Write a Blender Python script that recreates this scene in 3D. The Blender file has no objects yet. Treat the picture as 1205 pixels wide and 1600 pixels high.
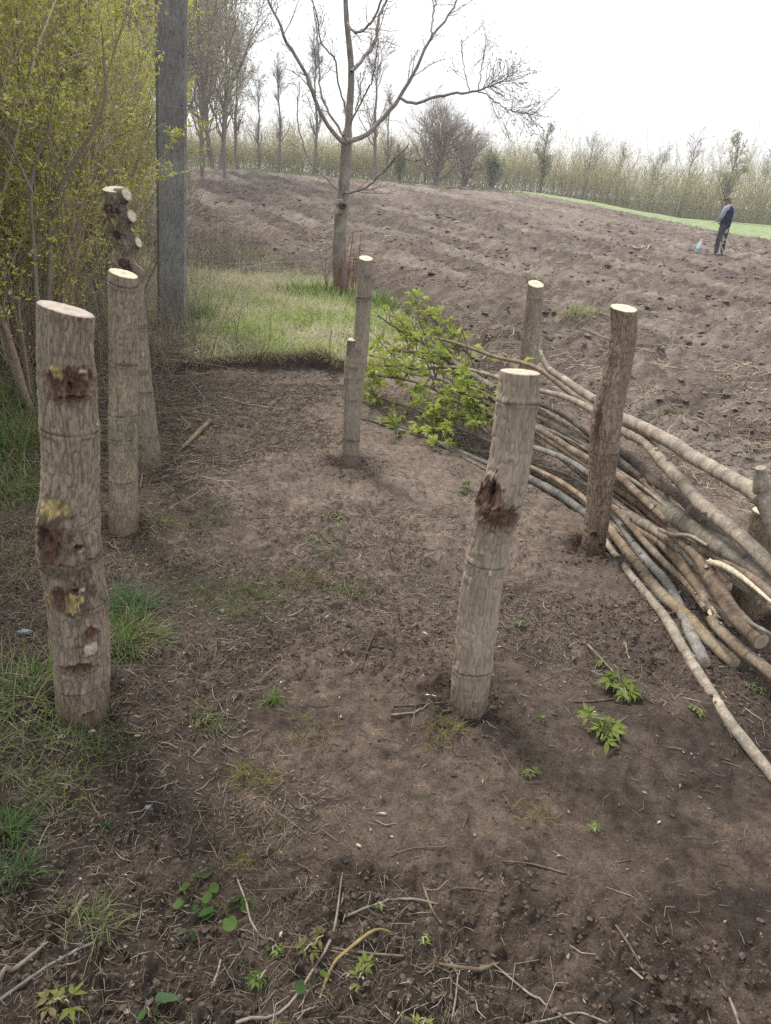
import bpy, math, random
import numpy as np
from mathutils import Vector, Matrix

# ------------------------------------------------------------------ camera, sky, sun
scene = bpy.context.scene
COL = scene.collection
F, CZ, PITCH, ROLL = 1164.0, 1.5, 24.0, 4.5
cam_d = bpy.data.cameras.new('camera')
cam = bpy.data.objects.new('camera', cam_d)
COL.objects.link(cam)
CM = Matrix.Rotation(math.radians(90 - PITCH), 3, 'X') @ Matrix.Rotation(math.radians(ROLL), 3, 'Z')
cam.matrix_world = Matrix.Translation((0, 0, CZ)) @ CM.to_4x4()
cam_d.sensor_fit = 'VERTICAL'
cam_d.sensor_height = 24
cam_d.lens = 24 * F / 1600
cam_d.clip_start = 0.05
cam_d.clip_end = 1500
scene.camera = cam

SUN_EL, SUN_AZ = 54, -42          # azimuth from +Y towards +X: the sun stands ahead to the left
sun_d = bpy.data.lights.new('sun', 'SUN')
sun_d.energy = 2.8
sun_d.angle = math.radians(13)
sun_d.color = (1.0, 0.95, 0.87)
sun = bpy.data.objects.new('sun', sun_d)
COL.objects.link(sun)
sd = Vector((math.sin(math.radians(SUN_AZ)) * math.cos(math.radians(SUN_EL)),
             math.cos(math.radians(SUN_AZ)) * math.cos(math.radians(SUN_EL)),
             math.sin(math.radians(SUN_EL))))
sun.rotation_euler = sd.to_track_quat('Z', 'Y').to_euler()

world = bpy.data.worlds.new('World')
scene.world = world
world.use_nodes = True
nt = world.node_tree
nt.nodes.clear()
wo = nt.nodes.new('ShaderNodeOutputWorld')
sky = nt.nodes.new('ShaderNodeTexSky')
sky.sky_type = 'NISHITA'
sky.sun_disc = False
sky.sun_elevation = math.radians(SUN_EL)
sky.sun_rotation = math.radians(SUN_AZ)
sky.dust_density = 2.0
b1 = nt.nodes.new('ShaderNodeBackground')
b1.inputs['Strength'].default_value = 0.12
b2 = nt.nodes.new('ShaderNodeBackground')
b2.inputs['Color'].default_value = (0.98, 0.985, 1.0, 1)
b2.inputs['Strength'].default_value = 0.84
tc = nt.nodes.new('ShaderNodeTexCoord')
mp = nt.nodes.new('ShaderNodeMapping')
mp.inputs['Scale'].default_value = (1.6, 1.6, 5.0)
nz = nt.nodes.new('ShaderNodeTexNoise')
nz.inputs['Scale'].default_value = 2.0
nz.inputs['Detail'].default_value = 6
rp = nt.nodes.new('ShaderNodeValToRGB')
rp.color_ramp.elements[0].position = 0.40
rp.color_ramp.elements[0].color = (0.72, 0.72, 0.72, 1)
rp.color_ramp.elements[1].position = 0.60
rp.color_ramp.elements[1].color = (0.98, 0.98, 0.98, 1)
mx = nt.nodes.new('ShaderNodeMixShader')
nt.links.new(tc.outputs['Generated'], mp.inputs['Vector'])
nt.links.new(mp.outputs['Vector'], nz.inputs['Vector'])
nt.links.new(nz.outputs['Fac'], rp.inputs['Fac'])
nt.links.new(rp.outputs['Color'], mx.inputs['Fac'])
nt.links.new(sky.outputs['Color'], b1.inputs['Color'])
nt.links.new(b1.outputs[0], mx.inputs[1])
nt.links.new(b2.outputs[0], mx.inputs[2])
nt.links.new(mx.outputs[0], wo.inputs['Surface'])

scene.view_settings.view_transform = 'Standard'
scene.view_settings.look = 'None'
scene.view_settings.exposure = 0.66
scene.view_settings.gamma = 1.0
scene.view_settings.use_curve_mapping = False
try:
    scene.cycles.max_bounces = 5
    scene.cycles.diffuse_bounces = 3
    scene.cycles.transmission_bounces = 3
    scene.cycles.use_denoising = False
    scene.cycles.sample_clamp_indirect = 4
except Exception:
    pass

# ------------------------------------------------------------------ measuring helpers
CMn = np.array(CM)


def ray(u, v):
    return CMn @ np.array([(u - 602.5) / F, -(v - 800) / F, -1.0])


def at_height(u, v, z=0.0):
    d = ray(u, v)
    return np.array([0, 0, CZ]) + (z - CZ) / d[2] * d


def at_depth(u, v, y):
    d = ray(u, v)
    return np.array([0, 0, CZ]) + y / d[1] * d


def zdep(p):
    return float(-(CMn.T @ (np.asarray(p)[:3] - np.array([0, 0, CZ])))[2])


def at_base(u, dist, default_v=300):
    d = ray(u, default_v); k = dist / d[1]
    return d[0] * k, dist


# ------------------------------------------------------------------ noise
def _h(ix, iy, iz, s):
    n = (ix.astype(np.int64) * 374761393 + iy.astype(np.int64) * 668265263 + iz.astype(np.int64) * 2147483647 + s * 974634777) & 0xffffffff
    n = ((n ^ (n >> 13)) * 1274126177) & 0xffffffff
    n = ((n ^ (n >> 16)) * 2246822519) & 0xffffffff
    return ((n ^ (n >> 15)) & 0xffffff) / float(0xffffff)


def vnoise(x, y, z=None, s=0):
    x = np.asarray(x, float); y = np.asarray(y, float)
    if z is None:
        x0 = np.floor(x); y0 = np.floor(y)
        fx = x - x0; fy = y - y0
        fx = fx * fx * (3 - 2 * fx); fy = fy * fy * (3 - 2 * fy)
        zz = np.zeros_like(x0)
        a = _h(x0, y0, zz, s); b = _h(x0 + 1, y0, zz, s); c = _h(x0, y0 + 1, zz, s); d = _h(x0 + 1, y0 + 1, zz, s)
        return (a * (1 - fx) + b * fx) * (1 - fy) + (c * (1 - fx) + d * fx) * fy
    z = np.asarray(z, float)
    z0 = np.floor(z); fz = z - z0; fz = fz * fz * (3 - 2 * fz)
    x0 = np.floor(x); y0 = np.floor(y); fx = x - x0; fy = y - y0
    fx = fx * fx * (3 - 2 * fx); fy = fy * fy * (3 - 2 * fy)
    r = 0
    for dz, wz in ((0, 1 - fz), (1, fz)):
        a = _h(x0, y0, z0 + dz, s); b = _h(x0 + 1, y0, z0 + dz, s); c = _h(x0, y0 + 1, z0 + dz, s); d = _h(x0 + 1, y0 + 1, z0 + dz, s)
        r = r + wz * ((a * (1 - fx) + b * fx) * (1 - fy) + (c * (1 - fx) + d * fx) * fy)
    return r


def fbm(x, y, octs=4, s=0, gain=0.5):
    x = np.asarray(x, float); y = np.asarray(y, float)
    r = 0; a = 1; t = 0
    for o in range(octs):
        ca, sa = math.cos(0.7 * o), math.sin(0.7 * o)
        r = r + a * vnoise((x * ca - y * sa) * 2 ** o + 17.3 * o, (x * sa + y * ca) * 2 ** o + 5.1 * o, None, s + o)
        t += a; a *= gain
    return r / t


def sstep(a, b, x):
    t = np.clip((np.asarray(x, float) - a) / (b - a), 0, 1)
    return t * t * (3 - 2 * t)


# ------------------------------------------------------------------ the lie of the land
PLX = [-30, -8, -3.8, -1.3, -0.7, -0.1, 0.47, 0.88, 1.65, 2.1, 2.6, 4, 12]
PLY = [15, 14.5, 13.0, 12.6, 11.2, 9.8, 6.9, 5.7, 4.8, 3.9, 3.0, 1.6, -6]
EDX = [-300, -60, -40, 5, 11, 17, 24, 40, 70, 200]        # far edge of the ploughed field
EDY = [62, 62, 62, 60, 53, 40, 28, 0, -40, -200]
HDX = [-300, -40, 4, 16, 30, 45, 80, 200]                  # foot of the far thicket
HDY = [66, 66, 65, 64, 63, 60, 40, -60]
POSTS = [(-0.85, 1.75), (-1.14, 2.92), (-1.29, 3.71), (-0.22, 3.95), (0.95, 5.0), (0.98, 3.11), (0.31, 1.91), (1.44, 2.56)]


def plough_d(x, y):
    return (y - np.interp(x, PLX, PLY)) * 0.75 + 0.5 * (fbm(np.asarray(x) * 1.1, np.asarray(y) * 1.1, 3, 5) - 0.5)


def turf_edge(x):
    x = np.asarray(x, float)
    return 6.0 + 0.28 * (x + 1.7) + 0.35 * (fbm(x * 2.3, x * 0 + 3, 3, 9) - 0.5) + 0.12 * (fbm(x * 11, x * 0 + 7, 3, 10) - 0.5)


def H(x, y, fine=True):
    x = np.asarray(x, float); y = np.asarray(y, float)
    r = np.hypot(x, y)
    z = 1.25 * sstep(14, 58, y) * (1 - sstep(6, 21, x))
    z = z + 0.10 * (fbm(x * 0.25, y * 0.25, 2, 40) - 0.5) * sstep(8, 20, r)
    z = z + 0.38 * sstep(0.3, 9, y - np.interp(x, EDX, EDY)) * sstep(2, 12, x) * (1 - sstep(66, 90, y))
    near = 1 - sstep(60, 110, r)
    z = z + near * 0.05 * (fbm(x * 0.9, y * 0.9, 2, 1) - 0.5)
    # raised turf bank behind the dug yard
    te = turf_edge(x)
    z = z + 0.085 * fbm(x * 3, y * 1.5, 2, 46) * 1.4 * sstep(-0.03, 0.07, y - te) * sstep(-2.3, -1.6, x) * (1 - sstep(-0.5, 0.1, x)) * (1 - sstep(8, 10, y))
    z = z - 0.03 * np.exp(-((y - te + 0.12) / 0.12) ** 2) * sstep(-2.4, -1.6, x) * (1 - sstep(-0.5, 0.0, x))
    # low heap of dug soil in front of the turf edge
    z = z + 0.07 * np.exp(-(((x + 0.55) / 0.55) ** 2 + ((y - 5.35) / 0.28) ** 2))
    z = z + 0.05 * np.exp(-(((x - 1.05) / 0.3) ** 2 + ((y - 1.95) / 0.16) ** 2)) - 0.0
    for i, (px, py) in enumerate(POSTS):
        dd = np.hypot(x - px, y - py)
        z = z + 0.026 * np.exp(-((dd - 0.15) / 0.06) ** 2) * (0.3 + 1.4 * fbm(x * 7, y * 7, 2, 45)) - 0.022 * np.exp(-((dd - 0.085) / 0.03) ** 2)
    if not fine:
        return z
    pd = plough_d(x, y)
    pl = sstep(-0.25, 0.5, pd) * (1 - sstep(-0.5, 0.5, y - np.interp(x, EDX, EDY)))
    w = x * 0.93 + y * 0.36
    fur = np.sin((w + 0.25 * fbm(x * 0.4, y * 0.4, 2, 12)) * 2 * math.pi / 0.95)
    z = z + pl * near * (0.080 * fur * (0.35 + 1.1 * fbm(x * 0.7, y * 0.7, 2, 14)) + 0.14 * (fbm(x * 2.6, y * 2.6, 4, 15, 0.7) - 0.5) + 0.06 * sstep(0.46, 0.62, fbm(x * 2.1 + 9, y * 2.1, 4, 18, 0.62)) + 0.085 * (fbm(x * 9, y * 9, 3, 19, 0.65) - 0.5)
                  + 0.05 * np.maximum(0, fbm(x * 7, y * 7, 3, 16) - 0.52) / 0.3)
    # yard: trampled and smooth on the right, crumbly to the left and round the posts
    yard = (1 - pl)
    rough = sstep(0.42, 0.66, fbm(x * 1.25 + 3, y * 1.25, 3, 20) + 0.22 * sstep(0.1, -1.2, x) + 0.14 * (1 - sstep(1.0, 1.6, y)))
    for (px, py) in POSTS:
        dd = np.hypot(x - px, y - py)
        rough = np.maximum(rough, np.exp(-((dd - 0.1) / 0.13) ** 2))
    z = z + yard * (1 - sstep(9, 16, r)) * (0.034 * (fbm(x * 4.5, y * 4.5, 3, 22) - 0.5)
                    + (0.1 + rough) * (0.026 * (fbm(x * 14, y * 14, 4, 23, 0.6) - 0.5) + 0.02 * np.maximum(0, fbm(x * 32, y * 32, 3, 24, 0.6) - 0.52) / 0.3)
                    + 0.008 * (fbm(x * 42, y * 42, 3, 25, 0.6) - 0.5)
                    - 0.009 * np.clip(1 - np.abs(fbm(x * 9 + 4, y * 9, 3, 26) - 0.5) * 18, 0, 1) * (0.25 + rough)
                    + 0.012 * sstep(0.52, 0.60, fbm(x * 3.3, y * 3.3, 4, 27)))
    return z


def Hs(x, y):
    return float(H(np.array([x]), np.array([y]))[0])


def ground_pt(u, v, lift=0.0):
    """where the sight line of a photograph point meets the land"""
    z = 0.0
    for _ in range(6):
        p = at_height(u, v, z + lift)
        z = 0.5 * z + 0.5 * Hs(p[0], p[1])
    p = at_height(u, v, z + lift)
    return p


# ------------------------------------------------------------------ mesh helpers
def mesh_from(name, V, Q=None, T=None, mat=None, col=None, smooth=True, cf=None):
    V = np.asarray(V, np.float32)
    nq = 0 if Q is None else len(Q)
    ntt = 0 if T is None else len(T)
    me = bpy.data.meshes.new(name)
    me.vertices.add(len(V))
    me.vertices.foreach_set('co', V.ravel())
    loops = []
    if nq: loops.append(np.asarray(Q, np.int32).ravel())
    if ntt: loops.append(np.asarray(T, np.int32).ravel())
    li = np.concatenate(loops) if loops else np.zeros(0, np.int32)
    me.loops.add(len(li))
    me.loops.foreach_set('vertex_index', li)
    me.polygons.add(nq + ntt)
    st = np.concatenate([np.arange(nq) * 4, nq * 4 + np.arange(ntt) * 3]).astype(np.int32)
    me.polygons.foreach_set('loop_start', st)
    me.polygons.foreach_set('loop_total', np.concatenate([np.full(nq, 4), np.full(ntt, 3)]).astype(np.int32))
    me.polygons.foreach_set('use_smooth', np.full(nq + ntt, bool(smooth)))
    if mat is not None:
        me.materials.append(mat)
    if col is not None:
        a = me.color_attributes.new('Col', 'FLOAT_COLOR', 'POINT')
        c = np.ones((len(V), 4), np.float32)
        c[:, :3] = col
        a.data.foreach_set('color', c.ravel())
    me.update(calc_edges=True)
    me.validate()
    return me


def link(name, me, parent=None, loc=None):
    o = bpy.data.objects.new(name, me)
    COL.objects.link(o)
    if parent is not None:
        o.parent = parent
    if loc is not None:
        o.location = loc
    return o


def tag(o, label=None, cat=None, group=None, kind=None):
    if label: o['label'] = label
    if cat: o['category'] = cat
    if group: o['group'] = group
    if kind: o['kind'] = kind
    return o


def empty(name, loc, label, cat, group=None):
    o = bpy.data.objects.new(name, None)
    COL.objects.link(o)
    o.location = loc
    o.empty_display_size = 0.1
    return tag(o, label, cat, group)


def tubes(P, R, s=4, cap=False):
    """P (N,k,3) centre lines, R (N,k) radii -> vertices and quads"""
    P = np.asarray(P, float); R = np.asarray(R, float)
    N, k, _ = P.shape
    Tn = np.gradient(P, axis=1) if k > 2 else np.repeat(P[:, 1:] - P[:, :1], 2, axis=1)
    Tn /= np.linalg.norm(Tn, axis=2, keepdims=True) + 1e-9
    mt = Tn.mean(axis=1)
    ref = np.where(np.abs(mt[:, 2:3]) < 0.8, np.array([[0, 0, 1.0]]), np.array([[1.0, 0, 0]]))
    ref = np.repeat(ref[:, None], k, axis=1)
    A = np.cross(Tn, ref); A /= np.linalg.norm(A, axis=2, keepdims=True) + 1e-9
    B = np.cross(Tn, A)
    th = np.arange(s) * 2 * math.pi / s
    V = P[:, :, None] + R[:, :, None, None] * (np.cos(th)[None, None, :, None] * A[:, :, None] + np.sin(th)[None, None, :, None] * B[:, :, None])
    V = V.reshape(-1, 3)
    i = np.arange(N)[:, None, None] * k * s; j = np.arange(k - 1)[None, :, None] * s; m = np.arange(s)[None, None, :]
    a = i + j + m; b = i + j + (m + 1) % s
    Q = np.stack([a, b, b + s, a + s], axis=-1).reshape(-1, 4)
    return V, Q


def join(parts):
    """parts: list of (V, Q, T, C)"""
    Vs, Qs, Ts, Cs = [], [], [], []
    n = 0
    for V, Q, T, C in parts:
        if len(V) == 0: continue
        Vs.append(V)
        if Q is not None and len(Q): Qs.append(np.asarray(Q) + n)
        if T is not None and len(T): Ts.append(np.asarray(T) + n)
        c = np.asarray(C, float)
        Cs.append(np.broadcast_to(c, (len(V), 3)))
        n += len(V)
    return np.concatenate(Vs), (np.concatenate(Qs) if Qs else None), (np.concatenate(Ts) if Ts else None), np.concatenate(Cs)


def smooth_line(pts, k):
    pts = np.asarray(pts, float)
    n = len(pts)
    seg = np.linalg.norm(np.diff(pts, axis=0), axis=1)
    t = np.concatenate([[0], np.cumsum(seg)])
    tt = np.linspace(0, t[-1], k)
    out = np.zeros((k, pts.shape[1]))
    m = np.zeros_like(pts)
    for i in range(n):
        if i == 0: m[i] = (pts[1] - pts[0]) / max(t[1] - t[0], 1e-6)
        elif i == n - 1: m[i] = (pts[-1] - pts[-2]) / max(t[-1] - t[-2], 1e-6)
        else: m[i] = (pts[i + 1] - pts[i - 1]) / max(t[i + 1] - t[i - 1], 1e-6)
    for q, x in enumerate(tt):
        i = min(max(np.searchsorted(t, x) - 1, 0), n - 2)
        h = max(t[i + 1] - t[i], 1e-6); s = (x - t[i]) / h
        out[q] = (2 * s**3 - 3 * s**2 + 1) * pts[i] + (s**3 - 2 * s**2 + s) * h * m[i] + (-2 * s**3 + 3 * s**2) * pts[i + 1] + (s**3 - s**2) * h * m[i + 1]
    return out


def unit(v):
    return v / (np.linalg.norm(v, axis=-1, keepdims=True) + 1e-9)


def spawn(rng, P, R, n, t0, t1, L, ang, up, wig=0.12, k=4, rs=0.55, taper=0.35, tpow=1.0):
    """n children on each parent line"""
    N, kk, _ = P.shape
    idx = np.repeat(np.arange(N), n)
    t = t0 + (t1 - t0) * rng.random(len(idx)) ** tpow
    f = t * (kk - 1); i0 = np.minimum(f.astype(int), kk - 2); fr = (f - i0)[:, None]
    base = P[idx, i0] * (1 - fr) + P[idx, i0 + 1] * fr
    tan = unit(P[idx, i0 + 1] - P[idx, i0])
    r0 = (R[idx, i0] * (1 - fr[:, 0]) + R[idx, i0 + 1] * fr[:, 0]) * rs
    rnd = unit(rng.normal(size=(len(idx), 3)))
    perp = unit(np.cross(tan, rnd))
    a = ang * (0.6 + 0.8 * rng.random(len(idx)))[:, None]
    d = unit(tan * np.cos(a) + perp * np.sin(a) + np.array([0, 0, up]))
    ln = (L[0] + (L[1] - L[0]) * rng.random(len(idx))) * (1.15 - 0.6 * t)
    s = np.linspace(0, 1, k)
    bend = unit(rng.normal(size=(len(idx), 3))) * wig
    bend[:, 2] += up * 0.3
    Pn = base[:, None] + d[:, None] * (ln[:, None] * s)[..., None] + bend[:, None] * (ln[:, None] * s**2)[..., None]
    Pn[:, 1:] += rng.normal(size=(len(idx), k - 1, 3)) * (ln[:, None, None] * 0.02)
    Rn = r0[:, None] * (1 - (1 - taper) * s)
    return Pn, Rn


def leaf_quads(rng, P, L, W, down=0.2, bias=None):
    """small folded leaves: two triangles each"""
    n = len(P)
    d = unit(rng.normal(size=(n, 3)) * np.array([1, 1, 0.7]) + np.array([0, 0, -down]) + (0 if bias is None else bias))
    sd_ = unit(np.cross(d, rng.normal(size=(n, 3))))
    up = np.cross(sd_, d)
    l = L * (0.6 + 0.8 * rng.random(n))[:, None]; w = W * (0.6 + 0.8 * rng.random(n))[:, None]
    tip = P + d * l
    mid = P + d * l * 0.45 + up * w * 0.25
    V = np.stack([P, mid - sd_ * w * 0.5, tip, mid + sd_ * w * 0.5], axis=1).reshape(-1, 3)
    b = np.arange(n)[:, None] * 4
    T = np.concatenate([b + np.array([[0, 2, 1]]), b + np.array([[0, 3, 2]])], axis=0)
    return V, T


def blades(rng, P, Hh, W, lean, cols, k=3, flat=0.0, dirs=None):
    """grass blades: tapering bent strips. P (n,3), Hh (n,), cols (n,3)"""
    n = len(P)
    az = rng.random(n) * 2 * math.pi
    hd = np.stack([np.cos(az), np.sin(az), np.zeros(n)], 1) if dirs is None else dirs
    sd_ = np.cross(hd, np.array([0, 0, 1.0]))
    tw = rng.normal(size=(n, 1)) * 0.6
    sd_ = unit(sd_ + hd * tw)
    le = lean * (0.4 + 1.2 * rng.random(n))
    s = np.linspace(0, 1, k)
    up = np.cos(np.minimum(le[:, None] * (0.4 + s * 1.2), 1.7))
    ho = np.sin(np.minimum(le[:, None] * (0.4 + s * 1.2), 1.7))
    z = np.concatenate([np.zeros((n, 1)), np.cumsum(up[:, 1:], 1)], 1) / (k - 1) * Hh[:, None]
    h = np.concatenate([np.zeros((n, 1)), np.cumsum(ho[:, 1:], 1)], 1) / (k - 1) * Hh[:, None]
    c = P[:, None] + hd[:, None] * h[..., None] + np.array([0, 0, 1.0]) * (z * (1 - flat))[..., None]
    w = W * (1 - s * 0.85)
    Lf = c - sd_[:, None] * w[None, :, None] * 0.5
    Rt = c + sd_[:, None] * w[None, :, None] * 0.5
    V = np.stack([Lf, Rt], 2).reshape(n, k * 2, 3)
    b = np.arange(n)[:, None, None] * k * 2; j = np.arange(k - 1)[None, :, None] * 2
    Q = (b + j + np.array([[[0, 1, 3, 2]]])).reshape(-1, 4)
    C = np.repeat(cols[:, None], k * 2, 1).reshape(-1, 3)
    return V.reshape(-1, 3), Q, C


def pick(rng, n, cols, jit=0.12):
    cols = np.array(cols, float)
    c = cols[rng.integers(0, len(cols), n)]
    return np.clip(c * (1 + jit * rng.normal(size=(n, 1))), 0.003, 1)


# ------------------------------------------------------------------ materials (colour per vertex, grain by nodes)
def vc_mat(name, scale=(40, 40, 40), contrast=0.5, rough=0.85, bump=0.3, bdist=0.003, translucent=0.0, detail=5, spec=0.25, big=None):
    m = bpy.data.materials.new(name)
    m.use_nodes = True
    n = m.node_tree; N = n.nodes; L = n.links
    bs = N['Principled BSDF']
    bs.inputs['Roughness'].default_value = rough
    bs.inputs['Specular IOR Level'].default_value = spec
    at = N.new('ShaderNodeAttribute'); at.attribute_name = 'Col'
    tc = N.new('ShaderNodeTexCoord'); mp = N.new('ShaderNodeMapping'); mp.inputs['Scale'].default_value = scale
    nz = N.new('ShaderNodeTexNoise'); nz.inputs['Scale'].default_value = 1.0; nz.inputs['Detail'].default_value = detail
    nz.inputs['Roughness'].default_value = 0.65
    L.new(tc.outputs['Object'], mp.inputs['Vector']); L.new(mp.outputs['Vector'], nz.inputs['Vector'])
    mr = N.new('ShaderNodeMapRange')
    mr.inputs['From Min'].default_value = 0.28; mr.inputs['From Max'].default_value = 0.72
    mr.inputs['To Min'].default_value = 1 - contrast; mr.inputs['To Max'].default_value = 1 + contrast
    L.new(nz.outputs['Fac'], mr.inputs['Value'])
    val = mr.outputs['Result']
    if big:
        nb = N.new('ShaderNodeTexNoise'); nb.inputs['Scale'].default_value = big[0]; nb.inputs['Detail'].default_value = 4
        L.new(tc.outputs['Object'], nb.inputs['Vector'])
        m2 = N.new('ShaderNodeMapRange')
        m2.inputs['From Min'].default_value = 0.3; m2.inputs['From Max'].default_value = 0.7
        m2.inputs['To Min'].default_value = 1 - big[1]; m2.inputs['To Max'].default_value = 1 + big[1]
        L.new(nb.outputs['Fac'], m2.inputs['Value'])
        mm = N.new('ShaderNodeMath'); mm.operation = 'MULTIPLY'
        L.new(val, mm.inputs[0]); L.new(m2.outputs['Result'], mm.inputs[1])
        val = mm.outputs[0]
    vm = N.new('ShaderNodeVectorMath'); vm.operation = 'SCALE'
    L.new(at.outputs['Color'], vm.inputs[0]); L.new(val, vm.inputs['Scale'])
    L.new(vm.outputs[0], bs.inputs['Base Color'])
    if bump > 0:
        bp = N.new('ShaderNodeBump'); bp.inputs['Strength'].default_value = bump; bp.inputs['Distance'].default_value = bdist
        L.new(nz.outputs['Fac'], bp.inputs['Height']); L.new(bp.outputs['Normal'], bs.inputs['Normal'])
    if translucent > 0:
        tr = N.new('ShaderNodeBsdfTranslucent'); ms = N.new('ShaderNodeMixShader')
        ms.inputs['Fac'].default_value = translucent
        L.new(vm.outputs[0], tr.inputs['Color'])
        L.new(bs.outputs[0], ms.inputs[1]); L.new(tr.outputs[0], ms.inputs[2])
        L.new(ms.outputs[0], N['Material Output'].inputs['Surface'])
    return m


M_soil = vc_mat('soil', (150, 150, 150), 0.55, 0.95, 1.0, 0.006, big=(28, 0.26), spec=0.12, detail=8)
M_field = vc_mat('ploughed_soil', (34, 34, 34), 0.5, 0.95, 1.0, 0.02, big=(4.5, 0.25), spec=0.1, detail=8)
M_turf = vc_mat('turf', (30, 30, 30), 0.4, 0.95, 0.6, 0.02, big=(3, 0.25), spec=0.1)
M_bark = vc_mat('bark', (160, 160, 60), 0.42, 0.9, 1.0, 0.004, big=(9, 0.18), spec=0.15, detail=7)
M_fine_bark = vc_mat('fine_bark', (150, 150, 26), 0.30, 0.9, 0.7, 0.003, big=(7, 0.14), spec=0.15, detail=7)
M_smooth_bark = vc_mat('smooth_bark', (110, 110, 110), 0.4, 0.85, 0.6, 0.002, big=(16, 0.3), spec=0.25)
M_wood = vc_mat('cut_wood', (70, 70, 70), 0.14, 0.8, 0.3, 0.001, spec=0.2)
M_torn = vc_mat('torn_wood', (120, 120, 25), 0.4, 0.9, 0.9, 0.004, spec=0.15)
M_concrete = vc_mat('weathered_concrete', (60, 60, 20), 0.38, 0.92, 0.6, 0.006, big=(4, 0.2), spec=0.2, detail=9)
M_twig = vc_mat('twig_bark', (50, 50, 50), 0.3, 0.9, 0.0, spec=0.15)
M_leaf = vc_mat('leaf', (60, 60, 60), 0.18, 0.6, 0.0, translucent=0.4, spec=0.3)
M_dry = vc_mat('dry_stem', (90, 90, 90), 0.25, 0.85, 0.0, translucent=0.12, spec=0.2)
M_grass = vc_mat('grass_blade', (40, 40, 40), 0.2, 0.65, 0.0, translucent=0.35, spec=0.25)
M_cloth = vc_mat('cloth', (120, 120, 120), 0.15, 0.9, 0.2, 0.002, spec=0.2)
M_skin = vc_mat('skin', (90, 90, 90), 0.06, 0.6, 0.0, spec=0.3)
M_plastic = vc_mat('plastic', (30, 30, 30), 0.05, 0.25, 0.0, translucent=0.2, spec=0.5)

C_SOIL = np.array([0.086, 0.066, 0.054])
C_SOIL_RED = np.array([0.120, 0.090, 0.070])
C_SOIL_DARK = np.array([0.036, 0.029, 0.026])
C_FIELD = np.array([0.158, 0.127, 0.108])
C_STRAW = np.array([0.32, 0.27, 0.18])
C_GREEN = np.array([0.10, 0.13, 0.035])

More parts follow.
